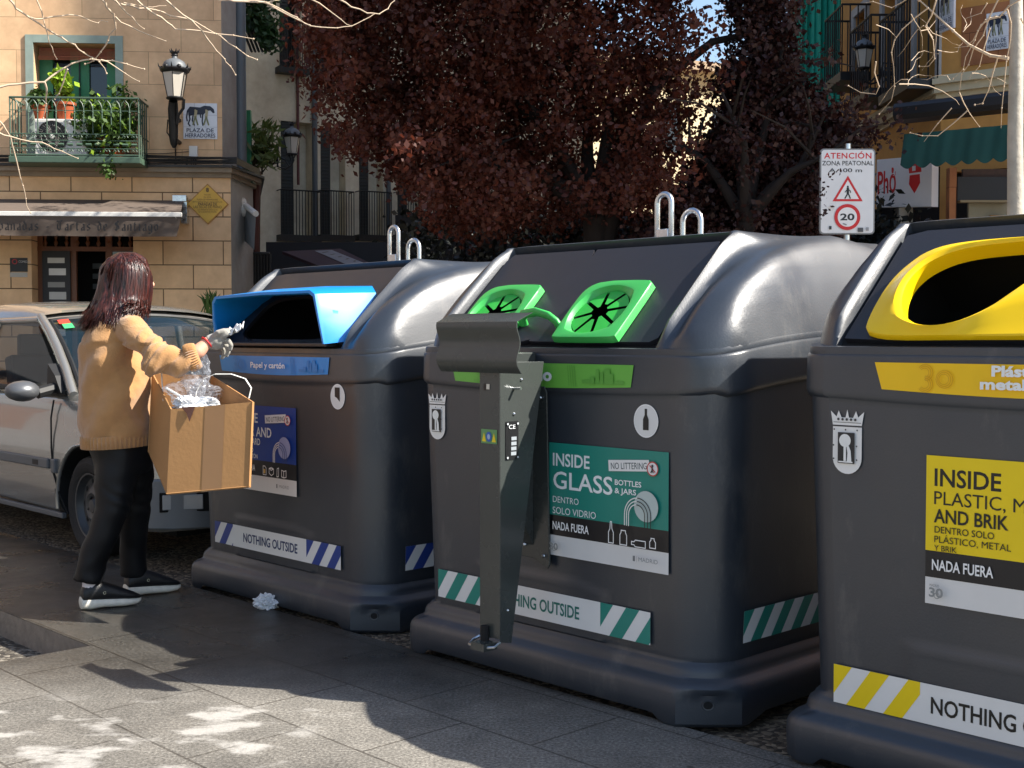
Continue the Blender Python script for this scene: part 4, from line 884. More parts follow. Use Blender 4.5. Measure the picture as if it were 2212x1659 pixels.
q.loft(V_,M_CANV,closed=False); q.build('valance',aw,smooth=60)
q=MB(); q.bb(-9,xe+.01,-AO-.02,-AO+.03,zb2,zb,M_WHITE); q.build('front_bar',aw,bevel=.006)
q=MB(); q.bb(x1_-.02,x1_+.06,-.16,0,zt-.3,zt+.04,M_GALV); q.bb(x1_-.12,x1_+.06,-.2,-.1,zt-.02,zt+.06,M_GALV); q.tube([(x1_,-.1,zt-.15),(x1_-.3,-.55,zt-.22),(xe-.05,-AO,zb2)],.02,M_WHITE,6); q.build('arm',aw,bevel=.004)
d=Decal(0,0,0,f=lambda x,y,h:(x,-AO-.04-h,y)); tx,tz=fp(0,497,AO+.02); tx2,_=fp(348,497,AO+.02)
s_='panadas - Tartas de Santiago'; tot=sum(GL[c][0]+.3 for c in s_); hx=(tx2-tx)/tot; d.gothic(tx,tz,hx*1.0,s_,'#120c0a',nib=.11); d.build('lettering',aw)
# shop front
sf=thing('shop_front',None,None); sf.parent=fb
q=MB(); q.bb(dx0,dx1,.9,.93,0,dz1,M_BLACK); zt2=fp(150,533,-.28)[1]
for a,b in((dx0,dx0+.07),(dx0+.43,dx0+.50),(dx1-.42,dx1-.34),(dx1-.06,dx1)): q.bb(a,b,.26,.32,0,dz1,M_WOOD)
q.bb(dx0,dx1,.25,.31,zt2-.06,zt2,M_WOOD); q.bb(dx0,dx1,.30,.303,zt2,dz1,M_GLASSD)
for i in range(9): xx=dx0+.1+(dx1-dx0-.2)*i/8; q.lathe([(.012,zt2),(.03,zt2+.05),(.012,zt2+.09),(.022,zt2+.14),(.012,zt2+.22)],(xx,.27,0),M_WOOD,8)
for r in range(6):
    for c in range(5): q.bb(dx0+.55+.22*c,dx0+.73+.22*c,.88,.90,1.75+.14*r+.0,1.82+.14*r,mat('dim_tile','#50585c',.3)) if (r*3+c)%4 else None
q.bb(dx1-.34,dx1-.06,.285,.295,0,zt2,M_GLASSD); q.build('door_frame',sf)
q=MB(); q.bb(dx0+.07,dx0+.43,.22,.25,.3,zt2-.06,mat('menu_board','#1a1a1c',.5)); q.build('menu_board',sf)
for i,(c,h_) in enumerate((('#c9c9c4',.07),('#dcdcd8',.09),('#8f8f8a',.07),('#b9b9b4',.1),('#dcdcd8',.07),('#c9a21f',.035),('#d8d8d4',.09),('#6a6a6a',.12),('#e8e8e4',.12),('#e8e8e4',.12))):
    d=Decal(dx0+.07,0,.2195); d.rect(.07+.015*(i%2),zt2-.22-.16*i,.22 if i!=5 else .16,h_,c); d.build('menu_card',sf)
q=MB(); x_,z_=fp(22,557); x2_,z2_=fp(60,587); q.bb(x_,x2_,-.012,0,z2_,z_,mat('black_sign','#101012',.4)); q.build('opening_sign',fb)
d=Decal(x_,z2_,-.0125); d.ring(.06,.13,.035,.012,'#b32626'); d.text(.11,.115,.03,'COMIDAS','#c9c9c9',w=.15); d.rect(.0,-.07,x2_-x_,.06,'#b8b4aa'); d.build('sign_print',fb)
# drain pipes, side awning and lantern on the right flank
q=MB(); dp=at(521,300,17.12); q.tube([(dp.x,17.12,zc+.1),(dp.x,17.12,9)],.075,mat('lead_pipe','#5b6266',.5,var=.1),12); q.build('drain_pipe',smooth=50,label='thick grey drain pipe down the flank of the corner building',cat='drain pipe')
t=thing('side_awning','half folded grey awning arm on the flank of the corner building','awning')
q=MB(); p0,p1=at(525,440,17.2),at(553,462,16.6); q.tube([p0,p1],.04,M_WHITE,8); p2=at(549,540,16.6); p3=at(535,470,17.2); q.add([p0,p1,p2,at(528,520,17.2)],[(0,1,2,3)],mat('grey_canvas','#7c7f80',.8)); q.sphere(at(522,455,17.1),.09,M_WHITE,10,6); q.sphere(at(522,437,17.1),.07,M_WHITE,10,6); q.build('arm_and_cloth',t)
q=MB(); pts=[at(555,370,17.8),at(553,480,17.8),at(553,600,17.8)]; q.tube(pts,.06,mat('rusty_pipe','#4a1f1a',.5),8); q.build('rust_pipe',label='rusty brown pipe at the rear edge of the corner building',cat='pipe')
t=thing('olive_shrub','thin leaved olive shrub growing from the flank window of the corner building','shrub')
q=MB(); c0=at(560,300,17.6); C=[at(random.gauss(566,11),random.uniform(265,360),17.6+random.gauss(0,.15)) for _ in range(40)]; leaves(q,C,(.06,.06,.07),9,.045,M_LF_C,8,elong=4); q.build('foliage',t,leafy=True)
q=MB(); [q.tube([at(545,365,17.7),(Vector(c)+at(548,340,17.7))/2,c],.008,M_STEM,4) for c in C[:20]]; q.build('stem',t)
t=thing('flank_window','green shuttered window box on the flank of the corner building','window')
q=MB(); a=at(523,240,17.5); b=at(545,380,17.5); q.bb(a.x,b.x,17.42,17.5,b.z,a.z,M_GRWOOD); q.bb(a.x-.03,b.x+.05,17.3,17.5,b.z-.12,b.z,M_GRIRON); q.build('shutter',t)
def side_lamp(label,px,py0,py1,D,base,flip=1):
    t=thing('street_lamp',label,'street lamp',group=None); a=at(px,py0,D); b=at(px,py1,D); s=(b.z-a.z)/1.0
    lantern(t,a.x,a.y,a.z,s); B=at(*base,D+.0); q=MB(); r=.03*s
    q.tube([(a.x,a.y,a.z-.02*s),(a.x+.05*s*flip,a.y,a.z-.18*s),(a.x-.02*s*flip,a.y,a.z-.34*s),(a.x-.2*s*flip,a.y,a.z-.45*s),(a.x-.45*s*flip,a.y,a.z-.38*s),(B.x+.5*s*flip,a.y,B.z+.38*s),(B.x+.2*s*flip,a.y,B.z+.35*s),(B.x,a.y,B.z+.1*s)],r,M_IRON,8)
    q.tube([(a.x-.1*s,a.y,a.z-.02*s),(a.x-.02*s,a.y,a.z-.2*s)],.02*s,M_IRON,6); q.tube([(a.x+.1*s,a.y,a.z-.02*s),(a.x+.02*s,a.y,a.z-.2*s)],.02*s,M_IRON,6)
    c=Vector((B.x+.28*s*flip,a.y,B.z+.08*s))
    for rr in(.2*s,.13*s): q.tube([c+Vector((rr*math.cos(2*PI*i/18),0,rr*math.sin(2*PI*i/18))) for i in range(19)],.022*s,M_IRON,6)
    q.sphere(c,.07*s,M_IRON,8,6)
    q.tube([(B.x,a.y,B.z+.5*s),(B.x,a.y,B.z-.45*s)],.03*s,M_IRON,6); q.tube([(B.x,a.y,B.z-.4*s),(B.x+.15*s*flip,a.y,B.z-.2*s),(B.x+.45*s*flip,a.y,B.z-.1*s),(B.x+.5*s*flip,a.y,B.z-.2*s)],.022*s,M_IRON,6)
    q.tube([(B.x+.5*s*flip,a.y,B.z+.1*s),(B.x+.7*s*flip,a.y,B.z+.0*s),(B.x+.85*s*flip,a.y,a.z-.4*s)],.022*s,M_IRON,6)
    q.build('bracket',t,smooth=50); return t
side_lamp('crowned black lantern on a scrolled bracket in front of the shaded street wall',631,333,262,17.9,(566,345))
# --- shaded street building behind
SO=at(555,725,28.6); SO.z=0; SR=math.atan2(.6,1); sp_=lambda px,py,o=0: plane_pt(px,py,SO,SR,o)
sb=thing('street_building','shaded grey cream building with tall shuttered doors and small black balconies','building',SO,SR)
doors=[(606,640,260),(692,713,275),(775,795,283),(858,880,290),(940,962,296)]
hl=[]
for a,b,c in doors:
    x0,z1=sp_(a,c); x1,_=sp_(b+14,c); _,z0=sp_(a,508); hl.append((x0,x1+.22,z0,z1,.4))
up=[]
for a,b in((596,650),(680,730),(770,815)):
    x0,z0=sp_(a,146); x1,_=sp_(b,146); up.append((x0+.1,x1,z0,z0+2.7,.4))
q=MB(); wall(q,-3,9,0,14,hl+up,M_PLAST); q.add([(-3,0,0),(-3,6,0),(-3,6,14),(-3,0,14)],[(0,1,2,3)],M_PLAST); q.build('wall',sb)
q=MB(); q.bb(-3.2,9.2,-.4,6,14,14.3,M_CORN); q.build('roof',sb)
M_SHUT=mat('dark_shutter','#22282a',.6)
for h in hl+up:
    s=MB(); a,b,c,d=h[:4]; w2=(b-a)*.42; s.bb(a,a+w2,.05,.08,c,d,M_SHUT); z=c
    while z<d-.06: s.bb(a+.02,a+w2-.02,.03,.05,z,z+.03,M_SHUT); z+=.08
    s.bb(a+w2,b,.38,.4,c,d,M_PLAST if h in hl else M_BLACK); s.build('shuttered_door',sb)
    s=MB(); s.bb(a-.12,b+.12,-.28,0,c-.14,c,M_IRON); s.tube([(a-.1,-.26,c+1.02),(b+.1,-.26,c+1.02)],.018,M_IRON,5); n=13
    for i in range(n+1): xx=a-.1+(b-a+.2)*i/n; s.tube([(xx,-.26,c),(xx,-.26,c+1.02)],.011,M_IRON,4)
    for xx in(a-.1,b+.1):
        s.tube([(xx,-.26,c+1.02),(xx,0,c+1.02)],.014,M_IRON,4)
    s.build('balcony',sb)
q=MB()
for px,r,c in((641,.035,'#4a1a18'),(677,.07,'#474c50'),(836,.06,'#474c50')):
    x,_=sp_(px,300); q=MB(); zb_=sp_(px,400)[1] if px==641 else 3.4; q.tube([(x,-.08,zb_),(x,-.08,14)],r,mat('pipe_'+c[1:],c,.5),8); q.build('down_pipe',sb,smooth=50)
t=thing('hanging_planter_balcony','green balcony with trailing plants high above the street corner','balcony')
q=MB(); a=at(534,40,18.6); b=at(574,72,18.6); q.bb(a.x,b.x,18.3,18.9,b.z,b.z+.14,M_GRIRON)
for k in range(8): q.tube([(a.x+(b.x-a.x)*k/7,18.3,b.z),(a.x+(b.x-a.x)*k/7,18.3,b.z+.75)],.01,M_GRIRON,4)
q.tube([(a.x,18.3,b.z+.75),(b.x,18.3,b.z+.75)],.02,M_GRIRON,5)
for k in range(6): q.tube([(a.x+(b.x-a.x)*k/5,18.3,b.z-.02),(a.x+(b.x-a.x)*k/5,18.9,b.z-.2)],.02,M_IRON,4)
q.build('railing',t); q=MB(); C=[at(random.uniform(538,588),random.uniform(0,60),18.3) for _ in range(24)]+[at(random.gauss(582,5),random.uniform(50,100),18.25) for _ in range(10)]; leaves(q,C,(.08,.06,.1),26,.06,leafmat('ivy_leaf','#2f4a22',.5),12); q.build('trailing_plants',t,leafy=True)
t=thing('burgundy_awning','dark burgundy awning with grey lettering low in the shaded street','awning')
q=MB(); A,B_,C_,D_=at(610,543,21),at(735,537,21),at(818,577,19.6),at(712,583,19.6); q.loft([[A,B_,C_,D_],[p-Z*.05 for p in(A,B_,C_,D_)]],mat('burgundy_canvas','#38212a',.8)); q.build('canopy',t)
d=Decal(0,0,0,f=lambda x,y,h:tuple(A+(B_-A)*x+(D_-A)*y+(C_-D_-B_+A)*x*y+Z*(h+.01))); d.poly([(.50,.08),(.80,.08),(.88,.9),(.5,.9)],'#6d7280')
for k in range(5): d.line([(.56+.045*k,.2+.13*k),(.68+.03*k,.16+.13*k)],.03,'#2a1d26')
d.build('lettering',t)
q=MB(); a=at(560,530,22); q.bb(a.x,a.x+7,22.6,22.9,0,2.93,mat('dark_shopfront','#1b1a1e',.6,var=.3)); q.build('shop_wall',label='dark shop front wall in the shaded side street behind the awning',cat='wall')
t=thing('iron_gate','small black barred gate beside the corner building','gate')
q=MB(); a=at(531,548,17.6); b=at(583,640,17.6)
for k in range(9): x=a.x+(b.x-a.x)*k/8; q.tube([(x,17.6,0),(x,17.6,a.z)],.022,M_IRON,6)
q.tube([(a.x,17.6,a.z),(b.x,17.6,a.z)],.025,M_IRON,6); q.build('bars',t)
# --- ochre building on the right, with teal netted scaffold behind it
YO=at(2026,725,15.9); YO.z=0
yb=thing('ochre_building','ochre building with terracotta panels, iron balconies and a green shop awning at the right','building',YO,0)
ych=4.35
W1=at(1811,725,20.7); d1=Vector((W1.x-YO.x,W1.y-YO.y)); L1w=d1.length; r1=math.atan2(-d1.y,-d1.x)
# receding wall: local frame along the wall, origin at its far end
def wallpart(nm,org,rz):
    t=bpy.data.objects.new(nm,None); COL.objects.link(t); t.parent=yb; t.location=Vector(org)-YO; t.rotation_euler=(0,0,rz); return t
wr=math.atan2(YO.y-W1.y,YO.x-W1.x); fw=thing('side_elevation',None,None); fw.parent=yb; fw.location=Vector((W1.x,W1.y,0))-YO; fw.rotation_euler=(0,0,wr)
w1=lambda px,py,o=0: plane_pt(px,py,(W1.x,W1.y,0),wr,o)
HY=22.0
def rng(a,b,y0,y1,o=0):
    x0,_=w1(a,300,o); x1,_=w1(b,300,o); xm=(a+b)/2; return x0,x1,w1(xm,y1,o)[1],w1(xm,y0,o)[1]
wa=rng(1846,1870,30,170); wb=rng(1908,1936,-20,205); wd=rng(1978,2024,-120,190)
q=MB(); wall(q,0,L1w,ych,HY,[wa+(.3,),wb+(.3,),wd+(.35,)]+[(h[0],h[1],h[3]+1.3,min(h[3]+3.4,HY-.5),.3) for h in(wa,wd)],M_OCHRE); wall(q,0,L1w,0,ych,[(.5,L1w-.2,0,2.6,.6)],M_OCHRE); q.build('wall',fw)
q=MB()
for z,h,o in((ych-.12,.06,.05),(ych-.06,.10,.12),(ych+.04,.07,.18),(ych+.11,.05,.10)): q.bb(-.2,L1w+.02,-o,.0,z,z+h,mat('cream_moulding','#cdbf9f',.8,var=.15))
q.build('cornice',fw)
for h in(wa,wb,wd):
    q=MB(); t_=.13; m=mat('grey_white_surround','#a9a7a4',.7,var=.1)
    q.bb(h[0]-t_,h[0],-.04,.0,h[2],h[3]+t_,m); q.bb(h[1],h[1]+t_,-.04,.0,h[2],h[3]+t_,m); q.bb(h[0],h[1],-.041,0,h[3],h[3]+t_,m); q.bb(h[0],h[1],.28,.3,h[2],h[3],M_BLACK if h is wd else mat('grey_reveal','#83838a',.7)); q.build('window_surround',fw)
for h in(wa,wb,wd):
    q=MB(); a,b,c=h[0]-.2,h[1]+.2,h[2]+.05; q.bb(a,b,-.45,0,c-.18,c-.05,M_IRON); n=int((b-a)/.11)
    for i in range(n+1): x=a+(b-a)*i/n; q.tube([(x,-.43,c-.05),(x,-.43,c+.95)],.011,M_IRON,4)
    for i in range(4): q.tube([(a,-.43+.12*i,c-.05),(a,-.43+.12*i,c+.95)],.011,M_IRON,4); q.tube([(b,-.43+.12*i,c-.05),(b,-.43+.12*i,c+.95)],.011,M_IRON,4)
    q.tube([(a,0,c+.95),(a,-.43,c+.95),(b,-.43,c+.95),(b,0,c+.95)],.018,M_IRON,5); q.build('balcony',fw)
q=MB(); q.tube([(w1(1943,200,.1)[0],-.1,ych+.2),(w1(1943,200,.1)[0],-.1,HY)],.05,mat('grey_pipe','#6d6a66',.5),8); q.build('drain_pipe',fw)
# front elevation
FRr=math.atan2(-.62,.78); ff=thing('front_elevation',None,None); ff.parent=yb; ff.location=(0,0,0); ff.rotation_euler=(0,0,FRr)
w2=lambda px,py,o=0: plane_pt(px,py,YO,FRr,o); LW2=5.42
q=MB(); wall(q,0,LW2,ych,HY,[(2.2,3.2,5.3,7.8,.3),(2.2,3.2,9.2,11.6,.3)],M_OCHRE); wall(q,0,LW2,0,ych,[(.15,LW2-.3,0,3.3,.5)],M_OCHRE); q.build('wall',ff)
q=MB()
for z,h,o in((ych-.12,.06,.05),(ych-.06,.10,.12),(ych+.04,.07,.18),(ych+.11,.05,.10)): q.bb(-.05,LW2,-o,.0,z,z+h,MC['cream_moulding'])
q.build('cornice',ff)
q=MB(); z=ych+.25
for k in range(6): q.bb(.25,.85,-.012,-.0,z,z+.72,M_TERRA); q.bb(.95,1.6,-.012,0,z+.1,z+.9,M_TERRA); z+=1.0
q.build('terracotta_panels',ff)
e0=Vector((d1.x,d1.y,0)); nb=MB(); 
p0=Vector((0,0,0)); p1=e0; p2=e0+Vector((6,2,0)); p3=Vector((.78*LW2+5,-.62*LW2+7,0)); p4=Vector((.78*LW2,-.62*LW2,0))
for a,b in((p1,p2),(p2,p3),(p3,p4)): nb.add([a,b,b+Z*HY,a+Z*HY],[(0,1,2,3)],M_OCHRE)
nb.add([p+Z*HY for p in(p0,p1,p2,p3,p4)],[(0,1,2,3,4)],M_CORN); nb.build('rear_walls_and_roof',yb)
def ysign(label,px0,px1,py0,py1,l2):
    t=thing('tiled_street_sign',label,'sign',YO,FRr); x0,z1=w2(px0,py0,.03); x1,z0=w2(px1,py1,.03); q=MB(); q.bb(x0,x1,-.03,-.014,z0,z1,MC['glazed_tile']); q.build('tile_panel',t); tiles(t,x0,z0,x1-x0,z1-z0,-.0305,l2=l2)
ysign('white tiled street sign PLAZA HERRADORES behind the bare branches at the upper right',2131,2178,30,104,'HERRADORES')
t=thing('tiled_street_sign','narrow foreshortened tiled street sign on the side of the ochre building by the balcony door','sign',(W1.x,W1.y,0),wr)
x0,z1=w1(2035,72,.02); x1,z0=w1(2053,150,.02); x0=L1w+.02; q=MB(); t.location=YO; t.rotation_euler=(0,0,R(-75)); q.bb(.0,.30,-.04,-.01,5.05,5.55,MC['glazed_tile']); q.build('tile_panel',t); tiles(t,0,5.05,.30,.5,-.041)
side_lamp('crowned black lantern in front of the ochre building near the teal netting',1866,147,70,17.5,(1945,165),-1).name='street_lamp'
t=thing('shop_sign','white sign box with red lettering Phở and a red emblem under the green awning','sign')
A=at(1893,448,15.6); B_=at(2012,446,14.9); zt=at(1893,345,15.6).z; zt2=at(2012,335,14.9).z
q=MB(); n=(B_-A).normalized(); nn=Vector((n.y,-n.x,0)).normalized(); 
q.loft([[A,B_,Vector((B_.x,B_.y,zt2)),Vector((A.x,A.y,zt))],[p-nn*.12 for p in(A,B_,Vector((B_.x,B_.y,zt2)),Vector((A.x,A.y,zt)))]],mat('sign_white','#e0e0e4',.5,var=.04)); q.build('sign_box',t)
ln=(B_-A).length; d=Decal(0,0,0,f=lambda x,y,h:tuple(Vector((A.x,A.y,A.z))+Vector((n.x,n.y,0))*x+Z*y+nn*h)); hs=zt-A.z
d.text(.02*ln,hs*.28,hs*.46,'Phở','#c8161d',w=.34*ln,bold=.02); RD='#c8161d'
d.poly([(.58*ln,hs*.80),(.80*ln,hs*.86),(.82*ln,hs*.62),(.60*ln,hs*.62)],RD); d.poly([(.61*ln,hs*.58),(.79*ln,hs*.58),(.80*ln,hs*.4),(.70*ln,hs*.20),(.60*ln,hs*.4)],RD); d.rect(.655*ln,hs*.66,.06*ln,hs*.1,'#d8d8d8'); d.build('lettering',t)
t=thing('green_awning','dark green awning with a scalloped edge under a black cassette box at the right','awning')
A=at(1931,260,14.6); B_=at(2240,228,13.6); q=MB(); n=(B_-A).normalized(); nn=Vector((n.y,-n.x,0)).normalized()
hb=.19; bk=-nn*.30; q.loft([[A,B_,B_+Z*hb,A+Z*hb],[p+bk for p in(A,B_,B_+Z*hb,A+Z*hb)]],mat('black_cassette','#1c1c20',.45)); q.loft([[A+nn*.04+Z*.05,B_+nn*.04+Z*.05,B_+Z*.14+nn*.04,A+Z*.14+nn*.04],[A,B_,B_+Z*hb,A+Z*hb]],MC['black_cassette']); q.build('cassette',t)
A2=at(1953,290,14.5); B2=at(2260,262,13.5); q=MB(); N_=72; rows=[]
for j in range(7):
    f=j/6; r_=[]
    for i in range(N_+1):
        p=A2.lerp(B2,i/N_); hh=at(1953,290,14.5).z-at(1953,366,14.5).z; sc=.05*abs(math.sin(PI*i/8)) ; z=p.z-(hh-.04+sc)*f if j==6 else p.z-(hh-.04)*f
        p=Vector((p.x,p.y,z))+nn*(.10*f+.004*math.sin(i*.9+f)+.008*math.sin(i*.37)); r_.append(p)
    rows.append(r_)
mg=mat('teal_canvas','#1c4a42',.8,var=.25,scale=3,bump=.1,bscale=10); q.loft(rows,mg,closed=False); q.build('valance',t,smooth=60)
t=thing('shop_interior','dark shop opening with brown slats, black board and cream counter below the green awning','shop front')
q=MB(); D=15.4
def pr(m,a,b,y0,y1,D=15.2,th=.05): A=at(a,y1,D); B=at(b,y0,D); q.bb(A.x,B.x,D,D+th,A.z,B.z,m)
pr(M_BLACK,1890,2320,360,1100,15.9); pr(mat('wood_slats','#4a3325',.7,var=.4,scale=20),2080,2240,365,385,15.0); pr(mat('black_board','#161416',.5),2068,2200,382,436,14.9); pr(mat('counter_wood','#8c7c5c',.6),2075,2182,432,437,14.8,.1); pr(mat('cream_counter','#8e8771',.7),2090,2200,438,620,14.95)
pr(M_TERRA,2050,2067,362,500,14.85,.12); pr(mat('pale_stone','#9b958a',.8,var=.15),1940,1972,448,640,15.3,.2); pr(mat('poster_orange','#a5742a',.6),2140,2168,465,490,14.85); q.build('front',t)
q=MB(); q.sphere(at(2003,488,14.6),(.055,.05,.065),mat('blue_white','#9fb0c4',.5),12,8); q.tube([at(2000,530,14.6),at(2000,500,14.6)],[.14,.06],mat('yellow_cloth','#c99a12',.8),10); t=thing('person','distant passer-by in yellow with a dark head beyond the yellow bin','person'); q=MB()
q.tube([at(1985,640,14.6),at(1992,540,14.6),at(1995,505,14.6),at(2004,496,14.6)],[(.14,.2),(.15,.22),(.11,.18),(.04,.06)],mat('yellow_cloth','#c99a12',.8),12); q.tube([at(1985,725,14.6).xy.to_3d(),at(1985,640,14.6)],[.1,.15],M_BLACK,10); q.sphere(at(2006,487,14.6),(.07,.08,.085),mat('dark_hair','#1a1413',.5),12,8); q.build('body',t,smooth=60)
# teal netted scaffold
t=thing('netted_scaffold','tall scaffold wrapped in teal netting left of the ochre building','scaffold')
q=MB(); A=at(1700,725,22.5); B_=at(1813,725,21.5); n_=40; 
q.loft([[(A.x+(B_.x-A.x)*i/n_+.0,A.y+(B_.y-A.y)*i/n_+.06*math.sin(i*1.3)+.04*math.sin(i*.5),z) for i in range(n_+1)] for z in(3.2,6,9,14)],mat('teal_net','#159a84',.75,var=.18,scale=2),closed=False); q.build('netting',t,smooth=60)
q=MB()
for i in range(4):
    x=A.x+(B_.x-A.x)*i/3; q.tube([(x,A.y+.2,0),(x,A.y+.2,14)],.03,M_GALV,6)
for z in(3,5,7,9): q.tube([(A.x,A.y+.2,z),(B_.x,B_.y+.3,z)],.03,M_GALV,6)
q.build('poles',t)
# pale sunlit building far beyond the trees
FBO=at(1230,725,42); FBO.z=0; fbr=R(24)
t=thing('distant_building','pale sunlit building seen in gaps through the dark tree crowns','building',FBO,fbr)
q=MB(); hz=[(1.2+2.2*i,2.2+2.2*i,z,z+1.7,.2) for i in range(5) for z in(1.5,4.6,7.6)]; wall(q,-2,12,0,10.4,hz,M_PLAST2); q.add([(-2,0,0),(-2,8,0),(-2,8,10.4),(-2,0,10.4)],[(0,1,2,3)],M_PLAST2); q.build('wall',t)
for h in hz: q=MB(); q.bb(h[0],h[1],.18,.2,h[2],h[3],M_GLASSD); q.build('window',t)
q=MB(); q.bb(-2.3,12.3,-.5,8,10.4,10.7,mat('roof_tile','#a08a72',.8)); q.build('roof',t)
t=thing('added_shade_building','tall unseen building off to the right, added to shade the trees','building')  # unseen building, added to keep the sun off the tree crowns
q=MB(); q.add([(12,7.5,0),(12,11.2,0),(12,11.2,17),(12,7.5,17)],[(0,1,2,3)],M_OCHRE); q.add([(12,7.5,0),(14,7.5,0),(14,7.5,17),(12,7.5,17)],[(0,1,2,3)],M_OCHRE); q.add([(12,11.2,0),(14,11.2,0),(14,11.2,17),(12,11.2,17)],[(0,1,2,3)],M_OCHRE); q.build('wall',t)
q=MB(); q.bb(11.9,14.1,7.4,11.3,17,17.3,M_CORN); q.build('roof',t)
t=thing('added_shade_block','tall unseen block behind the ochre building, added to keep the side street in shade','building')  # unseen block, added to hold the side street in shade
q=MB(); q.bb(8,22,20,32,0,22.5,M_OCHRE); q.build('wall',t); q=MB(); q.bb(7.8,22.2,19.8,32.2,22.5,22.8,M_CORN); q.build('roof',t)
# houses on the side behind the photographer (seen only as reflections in car and plastic)
t=thing('terrace_houses','row of sunlit ochre houses behind the viewer across the square','building',(0,0,0))
q=MB(); hw_=[(-10+3*i,-10+3*i+1.1,z,z+2.3,.2) for i in range(7) for z in(.8,4.4,8.0)]
wall(q,-12,10.5,0,10.7,hw_,blockwork('terrace_render','#838487','#8d7350',9,9,(0,0),.22,.0)); rm=Matrix.Rotation(R(90),4,'Z')
o2=q.build('wall',t); o2.rotation_euler=(0,0,R(90)); o2.location=(-14,4.5,0)
q=MB()
for h in hw_: q.bb(h[0],h[1],.15,.2,h[2],h[3],M_WOOD)
o2=q.build('shutters',t); o2.rotation_euler=(0,0,R(90)); o2.location=(-14,4.5,0)
q=MB(); q.bb(-12.3,10.8,-.5,5,10.7,11.0,M_CORN); o2=q.build('roof',t); o2.rotation_euler=(0,0,R(90)); o2.location=(-14,4.5,0)
# --- trees
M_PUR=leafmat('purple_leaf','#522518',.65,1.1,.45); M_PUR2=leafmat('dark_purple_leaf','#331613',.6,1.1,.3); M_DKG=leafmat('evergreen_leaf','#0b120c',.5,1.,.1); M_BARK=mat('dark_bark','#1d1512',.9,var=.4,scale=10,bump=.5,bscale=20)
def inhull(pts,x,y):
    c=False; n=len(pts)
    for i in range(n):
        a,b=pts[i],pts[(i+1)%n]
        if (a[1]>y)!=(b[1]>y) and x<(b[0]-a[0])*(y-a[1])/(b[1]-a[1])+a[0]: c=not c
    return c
def crown(D0,dd,hull,n,seed,gaps=(),zmax=None):
    rs=random.Random(seed); out=[]
    while len(out)<n:
        px=rs.uniform(min(p[0] for p in hull),max(p[0] for p in hull)); py=rs.uniform(min(p[1] for p in hull),max(p[1] for p in hull))
        if not inhull(hull,px,py): continue
        k=1
        for gx_,gy_,ra,rb,st in gaps:
            e_=((px-gx_)/ra)**2+((py-gy_)/rb)**2
            if e_<1: k*=1-st*(1-e_*.5)
        if rs.random()>k: continue
        D=D0+rs.gauss(0,dd); out.append(at(px,py,D0)+Vector((0,D-D0,0)))
    return out
def limbs(q,base,fork,tips,r0,m,seed):
    rs=random.Random(seed)
    q.tube([base,base.lerp(fork,.5)+Vector((.05,.03,0)),fork],[r0,r0*.85,r0*.75],m,10)
    for tpt in tips:
        mid=fork.lerp(tpt,.5)+Vector((rs.gauss(0,.12),rs.gauss(0,.12),rs.uniform(0,.2))); q.tube([fork,fork.lerp(mid,.5)+Vector((rs.gauss(0,.04),0,.05)),mid,tpt],[r0*.55,r0*.42,r0*.28,r0*.10],m,7)
        for k in range(3):
            s=mid.lerp(tpt,rs.uniform(0,.8)); e2=s+Vector((rs.gauss(0,.5),rs.gauss(0,.5),rs.gauss(.25,.3))); q.tube([s,s.lerp(e2,.5)+Vector((0,0,.08)),e2],[r0*.16,r0*.1,r0*.03],m,5)
hull1=[(670,-420),(640,-100),(645,20),(675,60),(680,200),(712,235),(700,262),(730,300),(755,310),(730,350),(775,355),(815,340),(860,345),(840,385),(890,400),(905,430),(930,480),(1000,505),(1120,480),(1230,470),(1330,490),(1460,430),(1500,250),(1480,0),(1450,-420)]
gaps=[(1530,70,130,110,.65),(1450,215,120,90,.55),(1640,120,90,90,.7),(1330,80,80,80,.6),(1020,20,80,60,.5),(1290,330,60,55,.7),(1240,260,50,60,.6),(1440,330,60,60,.5)]
t=thing('purple_leaved_tree','large reddish brown leaved tree with twin trunk behind the green bin','tree',(at(1290,725,13).x,13,0)); loc=t.location
q=MB(); C=crown(13,.7,hull1,2300,3,gaps); leaves(q,C,(.085,.12,.085),62,.043,M_PUR,21,elong=1.3); q.build('crown',t,loc=tuple(loc),leafy=True)
q=MB(); b=at(1290,725,13); b.z=0; fk=at(1285,470,13); limbs(q,b,fk,[at(1130,200,12.6),at(980,120,13.2),at(860,300,12.8),at(1190,60,13.3),at(1330,30,13),at(1010,350,12.6),at(1370,200,13.4)],.17,M_BARK,4)
q.tube([b+Vector((.12,0,0)),at(1310,520,13),at(1350,330,13),at(1420,180,13),at(1540,90,13),at(1680,60,13)],[.12,.10,.08,.06,.04,.02],M_BARK,8); q.build('trunk',t,loc=tuple(loc),smooth=60)
hull2=[(1330,560),(1480,420),(1540,300),(1560,200),(1600,60),(1560,-420),(1680,-420),(1690,60),(1700,150),(1765,205),(1785,245),(1870,300),(1895,290),(1850,320),(1790,318),(1765,380),(1768,430),(1768,470),(1760,600),(1330,600)]
t=thing('dark_purple_tree','darker purple leaved tree reaching over the warning sign at the right','tree',(at(1620,725,12.3).x,12.3,0)); loc=t.location
q=MB(); C=crown(13.0,.4,hull2,1400,5,[(1530,70,100,110,.6),(1450,215,120,110,.55)]); C+=[at(a,b_,11.35) for a,b_ in((1800,370),(1812,378),(1776,412),(1778,462),(1792,458),(1760,330),(1775,420),(1772,390),(1768,440))]; leaves(q,C[:-9],(.085,.11,.085),62,.042,M_PUR2,22,elong=1.3); leaves(q,C[-9:],(.03,.02,.022),7,.03,M_PUR2,25,elong=1.3); q.build('crown',t,loc=tuple(loc),leafy=True)
